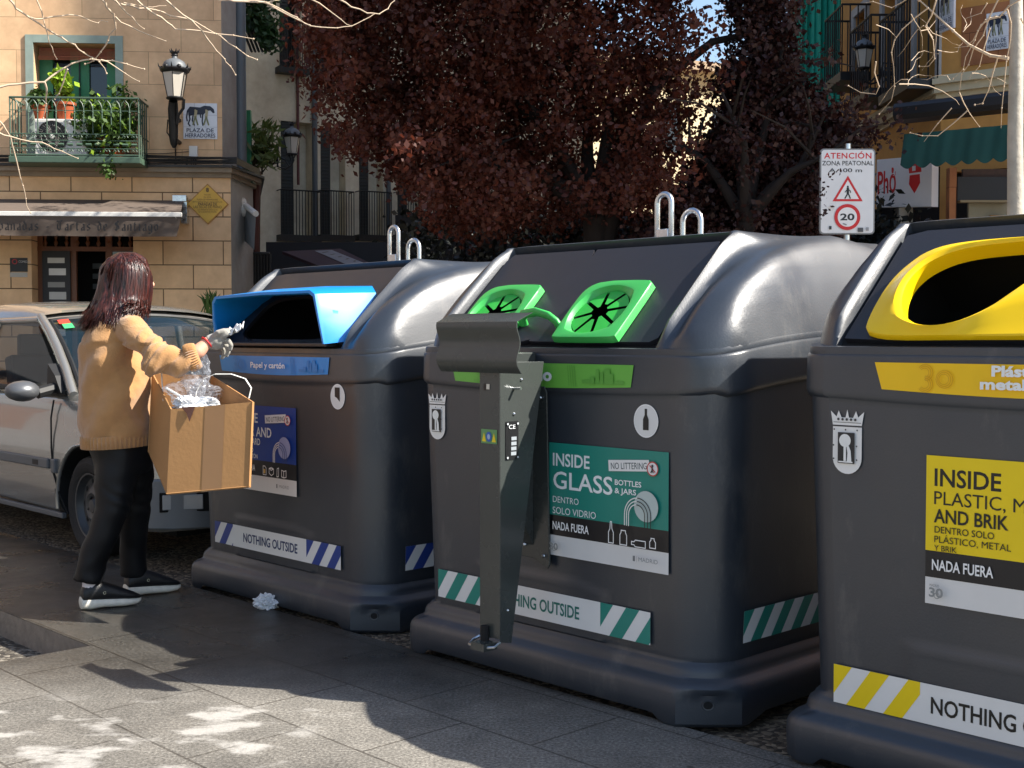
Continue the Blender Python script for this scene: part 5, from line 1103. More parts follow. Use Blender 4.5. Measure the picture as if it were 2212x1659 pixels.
q=MB(); b=at(1620,725,12.3); b.z=0; limbs(q,b,at(1610,480,12.3),[at(1560,200,12),at(1700,60,12.4),at(1780,250,12),at(1460,300,12.6),at(1650,100,12.6),at(1840,310,12.1)],.12,M_BARK,6); q.build('trunk',t,loc=tuple(loc),smooth=60)
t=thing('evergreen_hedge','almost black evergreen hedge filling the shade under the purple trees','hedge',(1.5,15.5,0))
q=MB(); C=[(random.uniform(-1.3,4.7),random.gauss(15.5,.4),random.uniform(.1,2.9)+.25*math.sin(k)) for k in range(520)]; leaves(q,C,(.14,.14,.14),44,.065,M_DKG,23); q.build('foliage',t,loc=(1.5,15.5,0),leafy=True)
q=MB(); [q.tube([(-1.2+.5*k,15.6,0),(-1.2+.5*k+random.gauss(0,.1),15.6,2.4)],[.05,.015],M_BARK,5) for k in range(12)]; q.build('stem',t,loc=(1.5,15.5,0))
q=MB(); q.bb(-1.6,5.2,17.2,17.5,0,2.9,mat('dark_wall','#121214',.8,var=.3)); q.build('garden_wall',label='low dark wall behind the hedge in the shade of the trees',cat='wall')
# bare sunlit tree at the right edge
M_BB=mat('pale_bark','#a8a194',.85,var=.45,scale=9,bump=.5,bscale=30); M_TW=mat('twig_bark','#b8a48c',.75,var=.25,scale=20)
t=thing('bare_tree','bare young tree with a pale mottled trunk and drooping twigs at the right edge','tree',(at(2194,725,8).x,8,0)); loc=t.location
q=MB(); b=at(2194,725,8); b.z=0; q.tube([b,at(2194,500,8),at(2193,300,8),at(2196,100,8),at(2194,-150,8),at(2198,-500,8)],[.060,.052,.048,.042,.035,.02],M_BB,14); q.build('trunk',t,loc=tuple(loc),smooth=60)
q=MB(); zz=lambda x,y,D=7.8: at(x/3+1659,y/3,D)
def br(pts,r,D=7.8,m=M_TW):
    r*=.5
    n=len(pts); P=[zz(x,y,D+.05*i) for i,(x,y) in enumerate(pts)]
    q.tube(P,[r*(1-.75*i/(n-1)) for i in range(n)],m,6)
    for i in range(1,n):
        if random.random()<.6: q.sphere(P[i],r*1.1,m,6,4)
br([(1560,380),(1440,360),(1300,290),(1200,200),(1080,90),(980,0),(900,-60)],.022,7.9)
for pts,r in [([(1550,60),(1575,150),(1570,260),(1545,400),(1530,560),(1515,700),(1510,830)],.010),
([(1660,-20),(1560,40),(1500,110),(1410,130),(1360,200),(1340,260),(1280,370),(1265,450),(1200,510)],.012),
([(1500,-20),(1430,120),(1395,230),(1330,320),(1300,420),(1255,480),(1240,600)],.012),
([(1440,180),(1400,310),(1370,430),(1300,510)],.009),([(1540,365),(1490,370),(1460,460),(1430,580),(1390,670),(1340,680)],.012),
([(1420,20),(1380,85),(1280,120)],.008),([(1090,0),(1060,100),(1020,170),(1070,260),(1080,380),(1040,430),(980,430)],.010),
([(1040,50),(960,110),(870,190),(820,260),(800,340),(815,430),(820,560),(800,650),(720,740)],.010),([(920,-20),(860,20),(800,50),(680,10),(620,20)],.008),
([(1240,600),(1270,670),(1310,740),(1370,820)],.008),([(1290,720),(1200,800),(1100,880),(1000,880),(920,860)],.008),([(1190,700),(1100,800),(1010,920)],.008),
([(850,545),(950,545),(1040,555),(1130,590),(1220,650),(1240,680)],.008),([(700,400),(690,470),(720,560),(700,610),(600,600),(520,555)],.009),([(1640,120),(1660,170)],.01),
([(1480,100),(1380,160),(1330,260),(1290,300),(1210,310)],.008),([(990,200),(1040,190),(1090,130)],.006),([(700,160),(780,190),(830,240)],.006)]: br(pts,r,7.5+random.uniform(0,.5))
for k in range(16):
    x,y=random.uniform(900,1560),random.uniform(0,560); pts=[(x,y)]; a=random.uniform(0,6.28)
    for j in range(5): a+=random.gauss(0,.4); pts.append((pts[-1][0]+45*math.cos(a),pts[-1][1]+45*math.sin(a)+12))
    br(pts,.005,7.9)
q.build('twigs',t,loc=tuple(loc),smooth=60)
# bare branches hanging in from a tree at the left
t=thing('bare_tree','bare tree outside the left edge whose sunlit branches cross the sand coloured facade','tree',(-3.6,6.2,0)); loc=t.location
z1=lambda x,y,D: at(x*.3111,y*.3111,D)
q=MB(); q.tube([(-3.6,6.2,0),(-3.65,6.2,1.5),(-3.6,6.2,3.2),(-3.4,6.1,4.2)],[.10,.085,.075,.06],M_BB,12)
q.tube([(-3.5,6.15,3.7),(-2.8,6.0,3.9),(-1.9,5.9,3.75),(-1.0,5.85,3.55),(-.55,5.8,3.1)],[.05,.035,.025,.018,.008],M_TW,8); q.tube([(-3.6,6.2,2.6),z1(-200,640,6.0),z1(-20,610,5.9)],[.03,.015,.011],M_TW,8); q.tube([(-3.6,6.2,2.2),z1(-200,700,5.8),z1(-10,835,5.8)],[.02,.01,.008],M_TW,8)
for x,y in((60,0),(250,0),(700,0),(780,0),(940,0),(1140,0),(1340,0),(500,0)): e_=z1(x,y-10,5.9); q.tube([e_,e_+Vector((-.08,.0,.22)),Vector((e_.x-.25,5.95,3.78))],[.005,.007,.010],M_TW,6)
q.build('trunk',t,loc=tuple(loc),smooth=60)
q=MB()
def bl_(pts,r,D=5.9):
    r*=.52
    n=len(pts); P=[z1(x,y,D+.03*i) for i,(x,y) in enumerate(pts)]
    # subdivide with slight wander
    Q=[P[0]]
    for a,b in zip(P,P[1:]): Q+= [a.lerp(b,.5)+Vector((random.gauss(0,.004),0,random.gauss(0,.004))),b]
    q.tube(Q,[r*(1-.65*i/(len(Q)-1)) for i in range(len(Q))],M_TW,7)
    for i in range(2,len(Q),2): q.sphere(Q[i],r*.95,M_TW,6,4)
for pts,r in [([(60,-10),(110,60),(195,115),(330,205),(430,260),(520,310),(580,365),(640,400),(690,430),(740,510)],.010),
([(250,-10),(290,80),(315,190),(340,290),(370,360),(395,410)],.007),([(210,120),(300,130),(430,110),(520,105),(600,130),(680,160),(745,150)],.007),
([(700,-10),(740,50),(790,100),(800,160),(780,220),(750,280),(700,360),(650,420),(590,445)],.011),
([(940,-10),(1020,60),(1120,120),(1190,175),(1260,205),(1400,215),(1500,235),(1620,245),(1760,270)],.010),
([(780,-10),(860,35),(960,60),(1080,70),(1180,110),(1300,130),(1420,190),(1530,250),(1640,330),(1720,390),(1785,415)],.010),
([(1140,-10),(1220,60),(1330,140),(1400,210),(1440,270),(1500,350),(1560,410),(1600,460),(1635,520)],.009),
([(-20,610),(120,585),(310,570),(400,500),(500,440),(640,410),(780,420),(880,445),(1000,480)],.011),([(700,415),(780,450),(870,510),(965,565)],.007),
([(310,570),(325,640),(320,720),(300,820)],.010),([(470,480),(440,570),(410,650),(380,690)],.008),([(-10,835),(40,900),(75,960),(100,1060),(130,1180),(160,1290),(180,1380),(212,1478)],.008),
([(-10,920),(80,950),(220,985),(340,1010),(430,1050),(540,1100)],.008),([(800,115),(900,180),(1030,240),(1150,285)],.007),([(800,0),(880,90),(950,160),(1000,200)],.007),([(860,20),(960,40),(1060,50),(1150,40)],.006),
([(1560,-10),(1700,10),(1830,15),(1960,70),(2060,120),(2150,175)],.010),([(1840,15),(1900,5),(1960,-10)],.006)]: bl_(pts,r)
z4=lambda x,y: ((x*.3778+479.2)/.3111,y*.3778/.3111)
for pts,r in [([(-20,0),(120,5),(240,10),(330,60),(450,120),(560,155),(660,160),(740,150),(810,115),(870,80)],.008),([(670,-5),(740,40),(830,75),(900,80),(950,50),(985,5)],.008),([(510,-5),(600,50),(680,110),(740,148)],.007)]: bl_([z4(*p) for p in pts],r,6.1)
q.build('branches',t,loc=tuple(loc),smooth=60)
# --- warning sign
t=thing('traffic_sign','white rectangular sign ATENCIÓN ZONA PEATONAL with red triangle and a 20 circle','traffic sign',(at(1830,725,11.6).x,11.6,0))
A=at(1770,506,11.6); B_=at(1891,321,11.6); cx=t.location.x; q=MB(); q.tube([(0,.05,0),(0,.05,B_.z+.05)],.03,M_GALV,10); q.build('post',t)
w_=B_.x-A.x; h_=B_.z-A.z; x0=A.x-cx
def rr_(x0,x1,z0,z1,r,n=5): return [(cx_+r*math.cos(a),cz_+r*math.sin(a)) for cx_,cz_,a0 in((x1-r,z1-r,0),(x0+r,z1-r,PI/2),(x0+r,z0+r,PI),(x1-r,z0+r,1.5*PI)) for a in np.linspace(a0,a0+PI/2,n)]
q=MB(); q.prism(rr_(x0,x0+w_,A.z,B_.z,.035),'y',-.0,.03,mat('sign_back','#77797b',.5)); q.build('panel',t)
d=Decal(x0,A.z,-.001); d.poly(rr_(.012,w_-.012,.012,h_-.012,.03),'#d5d6d8'); RD='#c3161c'; BK='#141416'
d.text(w_*.5,h_*.885,h_*.065,'ATENCIÓN',RD,w=w_*.86,al='c',bold=.02,sp=1.1); d.text(w_*.5,h_*.805,h_*.052,'ZONA PEATONAL',BK,w=w_*.93,al='c',bold=.01); d.text(w_*.46,h_*.725,h_*.045,'A 100 m',BK,w=w_*.6,al='c',bold=.01)
T=[(w_*.23,h_*.385),(w_*.78,h_*.385),(w_*.505,h_*.685)]; cT=(w_*.505,h_*.485); d.poly(T,RD); d.poly([(cT[0]+(x-cT[0])*.74,cT[1]+(y-cT[1])*.74) for x,y in T],'#dcdcdc')
k=w_; c=cT[0]; y=h_*.42; d.ell(c,y+.21*k,.018*k,.018*k,BK); d.line([(c,y+.18*k),(c,y+.10*k)],.045*k,BK); d.line([(c,y+.10*k),(c-.02*k,y+.05*k),(c-.05*k,y)],.024*k,BK); d.line([(c,y+.10*k),(c+.025*k,y+.05*k),(c+.045*k,y)],.024*k,BK); d.line([(c,y+.17*k),(c-.05*k,y+.11*k)],.016*k,BK); d.line([(c,y+.17*k),(c+.045*k,y+.13*k),(c+.05*k,y+.10*k)],.016*k,BK)
d.ell(w_*.5,h_*.20,w_*.235,w_*.235,RD,40); d.ell(w_*.5,h_*.20,w_*.175,w_*.175,'#dedede',40); d.text(w_*.5,h_*.165,h_*.075,'20',BK,w=w_*.26,al='c',bold=.03)
d.rect(w_*.17,h_*.055,w_*.045,h_*.04,'#2b2b2d'); d.rect(w_*.69,h_*.025,w_*.10,h_*.05,'#4b4b4f'); d.rect(w_*.84,h_*.04,w_*.05,h_*.04,'#8f8f92'); d.poly([(w_*.41,h_*.12),(w_*.48,h_*.10),(w_*.49,h_*.115),(w_*.43,h_*.13)],'#7f8084'); d.build('printed_face',t)
# ------------------------------------------------------------------ parked car
CO=OB['B']+U*(-1.936)+V*(-.05); CO=Vector((CO.x,CO.y,-.02))
def make_car():
    t=thing('parked_car','old silver grey saloon car parked behind the woman, front wheel on the gravel','car',CO,YAW)
    paint=mat('silver_paint','#93918b',.24,metal=.55,var=.10,scale=2.2,coat=.7,spec=.6,bump=.10,bscale=5,rvar=.05)
    trim=mat('grey_trim','#585a5c',.5,var=.1); rub=mat('rubber_seal','#131415',.6); gl=mat('car_glass','#1d3038',.03,spec=1.,alpha=.42,var=.02)
    Wd=1.66
    def interp(x,T):
        if x<=T[0][0]: return T[0][1]
        for (a,p),(b,q) in zip(T,T[1:]):
            if x<=b: k=(x-a)/(b-a); return p+(q-p)*k
        return T[-1][1]
    top=lambda x: interp(x,[(-3.15,.80),(-3.0,.90),(-2.6,.96),(-.35,.955),(0,.925),(.3,.88),(.55,.82),(.70,.75),(.79,.66),(.84,.52),(.86,.40)])
    ins=lambda x: interp(x,[(-3.15,.35),(-3.05,.12),(-2.8,.03),(-2.4,0),(.35,0),(.55,.03),(.70,.09),(.79,.19),(.84,.32),(.86,.5)])
    bot=lambda x: interp(x,[(-3.15,.35),(-3.0,.24),(.65,.20),(.80,.22),(.86,.30)])
    q=MB(); rings=[]
    xs=[-3.15,-3.1,-3.0,-2.8,-2.4,-2,-1.6,-1.2,-.9,-.6,-.4,-.3,-.2,-.1,0,.1,.2,.3,.4,.5,.6,.68,.74,.79,.82,.84,.86]
    for x in xs:
        z1,z0,i=top(x),bot(x),ins(x); H=z1-z0
        half=[(.10,0),(.035,.01),(.012,.06),(.0,.2),(-.004,.33),(-.004,.45),(.004,.62),(.02,.78),(.045,.90),(.085,.965),(.16,.985),(.35,.995),(.6,1.02),(.83,1.03)]
        P=[(x,i+y*(1-i/.9) if y<.2 else max(y,i+.1),z0+H*k) for y,k in half]
        far=[(px_,Wd-py_,pz_) for px_,py_,pz_ in P[::-1][1:]]
        rings.append(P+far)
    q.loft(rings,paint); o=q.build('body',t,smooth=42)
    q=MB()
    for cx in(0,-2.47):
        for y0,y1 in((-.1,.26),(Wd-.26,Wd+.1)): q.tube([(cx,y0,.30),(cx,y1,.30)],.335,rub,40)
    c=q.build('tmp'); c.parent=t; bo=o.modifiers.new('b','BOOLEAN'); bo.object=c; bo.operation='DIFFERENCE'; bo.solver='EXACT'
    dg=bpy.context.evaluated_depsgraph_get(); me=bpy.data.meshes.new_from_object(o.evaluated_get(dg)); o.modifiers.clear(); o.data=me; drop(c)
    me.set_sharp_from_angle(angle=R(42))
    if rub.name not in [m.name for m in me.materials if m]: me.materials.append(rub)
    ri=[m.name if m else '' for m in me.materials].index(rub.name)
    for p in me.polygons:
        cc=p.center
        if (abs(math.hypot(cc.x,cc.z-.30)-.335)<.03 or abs(math.hypot(cc.x+2.47,cc.z-.30)-.335)<.03) and .003<cc.y<Wd-.003: p.material_index=ri
        if abs(cc.y-.26)<.004 or abs(cc.y-(Wd-.26))<.004: p.material_index=ri
    # arch lip
    q=MB(); q.tube([(.345*math.cos(a),-.006,.30+.345*math.sin(a)) for a in np.linspace(-.15,PI+.15,26)],[(.014,.012)]*26,paint,8); q.build('arch_lip',t,smooth=50)
    def wheel(cx,y,s):
        w=thing('wheel',None,None); w.parent=t; w.location=(cx,y,.29)
        R_=lambda prof,m,nm: (lambda q:(q.loft([[ (r*math.cos(2*PI*j/40),s*yy,r*math.sin(2*PI*j/40)) for j in range(40)] for r,yy in prof],m,cap=False),q.build(nm,w,smooth=35)))(MB())
        R_([(.19,.16),(.25,.165),(.278,.155),(.289,.135),(.290,.09),(.290,.07),(.289,.035),(.280,.012),(.25,-.005),(.215,.0),(.192,.015),(.19,.03)],mat('tyre','#1b1b1c',.75,var=.2,scale=30,bump=.3,bscale=90),'tyre')
        R_([(.192,.010),(.182,.012),(.176,.03),(.165,.05),(.14,.055),(.125,.045),(.10,.03),(.075,.022),(.06,.03),(.045,.035),(.035,.02),(.0,.018)],mat('steel_rim','#4a4b4c',.45,metal=.5,var=.2,scale=12),'rim')
        q=MB()
        for k in range(10): a=2*PI*k/10; q.sphere((.148*math.cos(a),s*.053,.148*math.sin(a)),(.014,.004,.02),M_BLACK,8,4)
        for k in range(4): a=2*PI*k/4+.4; q.sphere((.05*math.cos(a),s*.026,.05*math.sin(a)),(.009,.01,.009),rub,8,4)
        q.build('rim_holes',w)
    wheel(0,.02,1); wheel(-2.47,.02,1); wheel(0,Wd-.02,-1); wheel(-2.47,Wd-.02,-1)
    # greenhouse
    def wsp(a,b):  # a 0..1 across, b 0..1 up
        s=4*a*(1-a); base=Vector((-.30+.22*s,.075+(Wd-.15)*a,.93+.025*s)); tp=Vector((-1.02+.09*s,.205+(Wd-.41)*a,1.375+.05*s)); return base.lerp(tp,b)+Vector((.02,0,.03))*4*b*(1-b)
    q=MB(); n=14; k=8; q.loft([[tuple(wsp(.035+.93*i/n,.04+.90*j/k)) for i in range(n+1)] for j in range(k+1)],gl,closed=False); q.build('windscreen',t,smooth=60)
    q=MB(); fr=[wsp(.03+.94*i/12,.03) for i in range(13)]+[wsp(.97,.03+.91*i/6) for i in range(1,7)]+[wsp(.97-.94*i/12,.94) for i in range(1,13)]+[wsp(.03,.94-.91*i/6) for i in range(1,7)]
    q.tube(fr,.014,rub,6); q.build('windscreen_seal',t)
    q=MB()
    for a in(.0,1.): q=MB(); q.tube([wsp(a,-.03),wsp(a,.25),wsp(a,.5),wsp(a,.75),wsp(a,1.02)],[(.036,.03)]*5,paint,10); q.build('windscreen_pillar',t,smooth=60)
    q=MB(); rows=[]
    for x,e,zc in((-1.005,.0,0),(-1.06,.0,.018),(-1.3,.0,.05),(-1.7,.0,.07),(-2.1,.0,.06),(-2.45,.0,.02),(-2.62,.0,-.035)):
        rows.append([(x+.09*(4*a*(1-a))*(1 if x>-1.2 else -.5 if x<-2.4 else 0),.175+(Wd-.35)*a,1.385+zc+.055*(4*a*(1-a))**.6-(.03+zc*.8 if a in(0,1) else zc*.3 if a in(.02,.98) else 0)) for a in[0,.02,.05,.1,.2,.35,.5,.65,.8,.9,.95,.98,1]])
    q.loft(rows,paint,closed=False); q.loft([[ (x,y,z-.03) for x,y,z in r] for r in rows],mat('headlining','#6a6660',.9),closed=False); q.build('roof',t,smooth=60)
    for s in(0,1):
        Y=lambda y: y if s==0 else Wd-y
        q=MB()
        for a,b,r in(((-1.02,.195,1.37),(-2.62,.195,1.35),.024),((-2.62,.195,1.35),(-3.0,.09,.93),.05),((-1.62,.175,1.375),(-1.74,.055,.92),.028)): q.tube([(a[0],Y(a[1]),a[2]),((a[0]+b[0])/2,Y((a[1]+b[1])/2-.012),(a[2]+b[2])/2),(b[0],Y(b[1]),b[2])],r,paint,8)
        q.tube([(-.34,Y(.06),.93),(-1.7,Y(.045),.945),(-3.0,Y(.08),.94)],.018,rub,6); q.build('window_frame',t,smooth=50)
        q=MB(); q.add([(-.42,Y(.075),.94),(-1.05,Y(.185),1.35),(-1.60,Y(.175),1.355),(-1.72,Y(.06),.94)],[(0,1,2,3)],gl); q.add([(-1.77,Y(.06),.94),(-1.66,Y(.175),1.355),(-2.58,Y(.185),1.33),(-2.92,Y(.09),.94)],[(0,1,2,3)],gl); q.build('side_window',t)
    q=MB(); q.add([(-2.66,.22,1.36),(-2.66,Wd-.22,1.36),(-3.05,Wd-.14,.95),(-3.05,.14,.95)],[(0,1,2,3)],gl); q.build('rear_window',t)
    q=MB(); dk=mat('car_interior','#23262a',.8,var=.2)
    q.bb(-3.0,-.2,.1,Wd-.1,.35,.5,dk); q.bb(-.62,-.25,.12,Wd-.12,.6,.91,dk)
    for y in(.28,.98): q.bb(-1.75,-1.2,y,y+.42,.5,.62,dk); q.box((-1.72,y+.21,.86),(.12,.42,.55),dk,Matrix.Rotation(R(-12),3,'Y')); q.box((-1.80,y+.21,1.2),(.08,.24,.16),dk)
    q.bb(-2.9,-2.7,.2,Wd-.2,.5,1.0,dk); q.build('interior',t,bevel=.02)
    q=MB(); c=Vector((-.72,.48,.92)); q.tube([c+Vector((.05*math.sin(a),.17*math.cos(a),.17*math.sin(a))) for a in np.linspace(0,2*PI,22)],.013,rub,6); q.build('steering_wheel',t)
    q=MB(); q.bb(-.98,-.96,.70,.94,1.27,1.33,mat('mirror_back','#9a9d9f',.3)); q.build('rear_view_mirror',t,bevel=.008)
    d=Decal(0,0,0,f=lambda x,y,h:tuple(wsp(.055+x,.76+y)+Vector((-.0,0,.012+h)))); d.rect(0,.08,.05,.07,'#cf4030'); d.rect(.008,0,.045,.075,'#3fae6a'); d.build('windscreen_sticker',t)
    # mirror
    q=MB(); q.loft([[(-.41+.10*dx+ax*.0,-.155+.10*math.cos(a)*sc-.02,.945+.062*math.sin(a)*sc) for a in np.linspace(0,2*PI,17)[:-1]] for dx,sc,ax in((-.45,.75,0),(-.4,.95,0),(0,1.0,0),(.35,.85,0),(.6,.5,0),(.7,.15,0))],mat('mirror_shell','#5d5f62',.35,metal=.4)); q.build('mirror_housing',t,smooth=50)
    q=MB(); q.prism([(-.36,.93),(-.56,.93),(-.54,1.10),(-.44,1.03)],'y',.03,.09,rub); q.tube([(-.46,.06,.96),(-.44,-.08,.93)],.035,rub,8); q.build('mirror_mount',t)
    # door seam, mouldings
    q=MB(); q.tube([(-.44,-.004+.025,.885),(-.43,-.002,.78),(-.42,-.007,.6),(-.40,-.007,.46),(-.32,-.004,.33),(-.24,.01,.225)],.0055,M_BLACK,6); q.tube([(-1.78,.02,.885),(-1.76,-.006,.6),(-1.76,-.003,.3),(-1.75,.01,.225)],.0055,M_BLACK,6); q.build('door_seam',t)
    q=MB(); q.bb(-1.74,-.45,-.022,.01,.475,.535,trim); q.build('side_moulding',t,bevel=.008); q=MB(); q.bb(-.40,-.345,-.026,.01,.455,.54,trim); q.build('side_moulding',t,bevel=.01)
    q=MB(); q.bb(-1.73,-.30,.0,.03,.19,.222,trim); q.build('sill',t,bevel=.006)
    q=MB(); q.bb(-.66,-.58,-.0235,-.02,.49,.52,rub); q.build('badge',t)
    q=MB(); q.tube([(-.15,.35,.965),(-.25,.5,.985),(-.28,.85,1.0)],.009,rub,5); q.build('wiper',t); q=MB(); q.tube([(-.14,.9,.975),(-.24,1.05,.985),(-.27,1.4,.99)],.009,rub,5); q.build('wiper',t)
    # hood seam, front end
    q=MB(); q.tube([(-.28,.12,.945),(.1,.11,.90),(.5,.13,.83),(.68,.18,.77)],.005,M_BLACK,5); q.build('bonnet_seam',t)
    q=MB(); q.loft([[ (x,y,z) for x,y in((.50,-.02),(.66,.03),(.78,.13),(.86,.30),(.885,.55),(.89,.83),(.885,1.11),(.86,1.36),(.78,1.53),(.66,1.63),(.50,1.68),(.50,1.5),(.50,.2))] for z in(.23,.27,.30,.46,.50)],mat('bumper_grey','#6b6e70',.45,var=.1)); q.build('bumper',t,smooth=30,bevel=.01)
    q=MB(); lg=mat('lamp_glass','#8a8f92',.1,spec=.8)
    for k,m_,z0_,z1_,e_ in((.0,M_BLACK,.325,.43,.003),(.06,lg,.337,.418,.008)):
        a=Vector((.735,.075,0)).lerp(Vector((.862,.30,0)),k); b=Vector((.735,.075,0)).lerp(Vector((.862,.30,0)),1-k*2); nn_=Vector((.87,-.49,0)); q.loft([[(p+nn_*e_+Z*z)[:] for p,z in((a,z0_),(b,z0_),(b,z1_),(a,z1_))],[(p-nn_*.03+Z*z)[:] for p,z in((a,z0_),(b,z0_),(b,z1_),(a,z1_))]],m_)
    q.build('fog_lamp',t,bevel=.004); q=MB(); q.bb(.87,.899,.55,1.15,.30,.40,M_BLACK); q.build('lower_grille',t,bevel=.006)
    q=MB(); q.loft([[(x,y,z) for x,y in((.70,.10),(.80,.22),(.845,.50),(.70,.50))] for z in(.56,.70)],MC['lamp_glass']); q.build('headlight',t,bevel=.01)
    q=MB(); q.bb(-2.9,.6,.25,Wd-.25,.16,.22,M_BLACK); q.build('underbody',t)
    return t
make_car()
# ------------------------------------------------------------------ woman
PO=Vector((-1.80,5.82,0))
wm=thing('person','woman with dark reddish hair, camel sweater and black trousers dropping paper into the blue bin','person',PO)
M_SKIN=mat('skin','#cf9a80',.5,var=.08,scale=14); M_SKIN.node_tree.nodes['Principled BSDF'].inputs['Subsurface Weight'].default_value=.05
def knit(name,c,axis,sc,strength=.5,ribs=True):
    m=mat(name,c,.95,var=.16,scale=26,spec=.1,detail=8); n=m.node_tree; L=n.links.new; p=n.nodes['Principled BSDF']; N=n.nodes.new
    p.inputs['Sheen Weight'].default_value=.35; p.inputs['Sheen Roughness'].default_value=.6
    tc=N('ShaderNodeTexCoord'); nb=N('ShaderNodeTexNoise'); nb.inputs['Scale'].default_value=160; nb.inputs['Detail'].default_value=3; L(tc.outputs['Object'],nb.inputs[0])
    b=N('ShaderNodeBump'); b.inputs['Strength'].default_value=strength; b.inputs['Distance'].default_value=.004; L(nb.outputs[0],b.inputs['Height'])
    L(b.outputs[0],p.inputs['Normal']); return m
M_KNIT=knit('camel_wool','#a57a4c','z',200)
Dm=5.8
def E(px,py,D,ax,by,tilt=0): return (at(px,py,D),ax,by,tilt)
def eloft(q,secs,m,n=28):
    q.loft([[c+Vector((ax*math.cos(2*PI*k/n),by*math.sin(2*PI*k/n),tl*ax*math.cos(2*PI*k/n))) for k in range(n)] for c,ax,by,tl in secs],m)
q=MB()
eloft(q,[E(262,664,5.80,.050,.06,.1),E(259,673,5.80,.075,.10,.1),E(257,686,5.80,.098,.155,.1),E(254,703,5.80,.120,.185),E(250,732,5.8,.142,.20),E(249,770,5.8,.155,.205),E(252,820,5.8,.165,.205),E(254,870,5.8,.171,.215),E(257,920,5.8,.171,.22),E(259,946,5.8,.163,.214,.06),E(260,958,5.8,.155,.205,.06)],M_KNIT)
q.tube([at(256,696,5.74),at(284,712,5.64),at(318,745,5.57),at(345,776,5.53),at(385,779,5.52),at(412,772,5.53)],[.070,.068,.063,.063,.059,.050],M_KNIT,20)
q.tube([at(262,702,5.95),at(290,745,6.0),at(318,800,6.0),at(345,830,5.97),at(385,835,5.93)],[.07,.082,.078,.068,.055],M_KNIT,20)
q.sphere(at(340,790,5.53),(.07,.07,.05),M_KNIT,14,10)
eb=at(340,785,5.53); ap=at(300,790,5.62)
def folds(c,nn):
    d=0.
    # creases bunched round the elbow
    r=(c-eb).length; wgt=math.exp(-(r/.16)**2); dx=(c-eb)
    ph=(dx.x*.75-dx.z*.55)*75+2.2*noise.noise(c*9)
    if c.x>at(300,0,5.6).x: d+=wgt*.017*(math.sin(ph)**3*.8+.2*math.sin(ph*.5))
    # long soft drapes from the armpit to the lower back
    s=(c.x-ap.x)*.62+(c.z-ap.z)*-.55
    t_=(c-ap); far=math.exp(-((t_.length-.18)/.20)**2)
    if c.z<at(0,740,5.8).z: d+=far*.014*math.sin(((t_.x)*1.0-(t_.z)*.85)*34+3*noise.noise(c*4))
    d+=.012*noise.noise(Vector((c.x*9,c.y*6,c.z*5)))+.006*noise.noise(c*17)+.002*noise.noise(c*45)
    return d
organic(q,'sweater',wm,PO,.0095,M_KNIT,14,folds)
# ribbed hem and cuff as real ribs
def ribband(nm,cen,ax,by,h,n,amp,up,tl=0.):
    q=MB(); rings=[]; N_=n*4
    for zz,sc in((0,.985),(.004,1.005),(h*.5,1.02),(h-.004,1.015),(h,.99)):
        r_=[]
        for k in range(N_):
            a=2*PI*k/N_; rr=1+amp*math.cos(a*n); r_.append(cen+Vector((ax*sc*rr*math.cos(a),by*sc*rr*math.sin(a),zz+tl*ax*math.cos(a))))
        rings.append(r_)
    q.loft(rings,M_KNIT,cap=False); o=q.build(nm,wm,smooth=70,loc=tuple(PO)); o.location=(0,0,0); return o
ribband('ribbed_hem',at(260,963,5.8),.166,.219,.058,54,.020,None,.05)
q=MB(); A=at(405,775,5.53); B_=at(428,767,5.54); ax=(B_-A).normalized(); a1=Vector((0,1,0)); a1=(a1-ax*a1.dot(ax)).normalized(); a2=ax.cross(a1); rings=[]; n=34
for f,r in((-.1,.050),(0,.057),(.3,.060),(.7,.057),(1.,.052),(1.05,.046)):
    rings.append([A.lerp(B_,f)+(a1*math.cos(2*PI*k/(n*4))+a2*math.sin(2*PI*k/(n*4)))*r*(1.02+.06*math.cos(2*PI*k/(n*4)*n)) for k in range(n*4)])
q.loft(rings,M_KNIT,cap=False); q.build('ribbed_cuff',wm,smooth=70,loc=tuple(PO)).location=(0,0,0)
# trousers
M_TR=mat('black_trousers','#0d0e11',.55,var=.2,scale=30,bump=.12,bscale=220,spec=.3)
q=MB(); eloft(q,[E(262,940,5.8,.145,.185),E(264,970,5.8,.140,.185),E(266,1000,5.8,.128,.18),E(264,1020,5.8,.12,.165)],M_TR)
q.tube([at(256,975,5.72),at(250,1040,5.71),at(244,1100,5.69),at(220,1160,5.68),at(200,1210,5.68),at(191,1256,5.68)],[.105,.095,.078,.066,.066,.067],M_TR,20)
q.tube([at(280,975,5.88),at(287,1040,5.89),at(290,1100,5.91),at(289,1170,5.95),at(288,1210,5.97),at(289,1243,5.98)],[.105,.096,.076,.064,.063,.064],M_TR,20)
def tf(c,nn):
    z=c.z; k=math.exp(-((z-.52)/.08)**2)+math.exp(-((z-.86)/.10)**2)*.8+math.exp(-((z-.16)/.07)**2)*.8
    return .006*k*math.sin(z*55+c.x*45+7*noise.noise(c*7))*(.5+noise.noise(c*5+Vector((5,1,2))))+.007*noise.noise(c*11)
organic(q,'trousers',wm,PO,.0095,M_TR,6,tf)
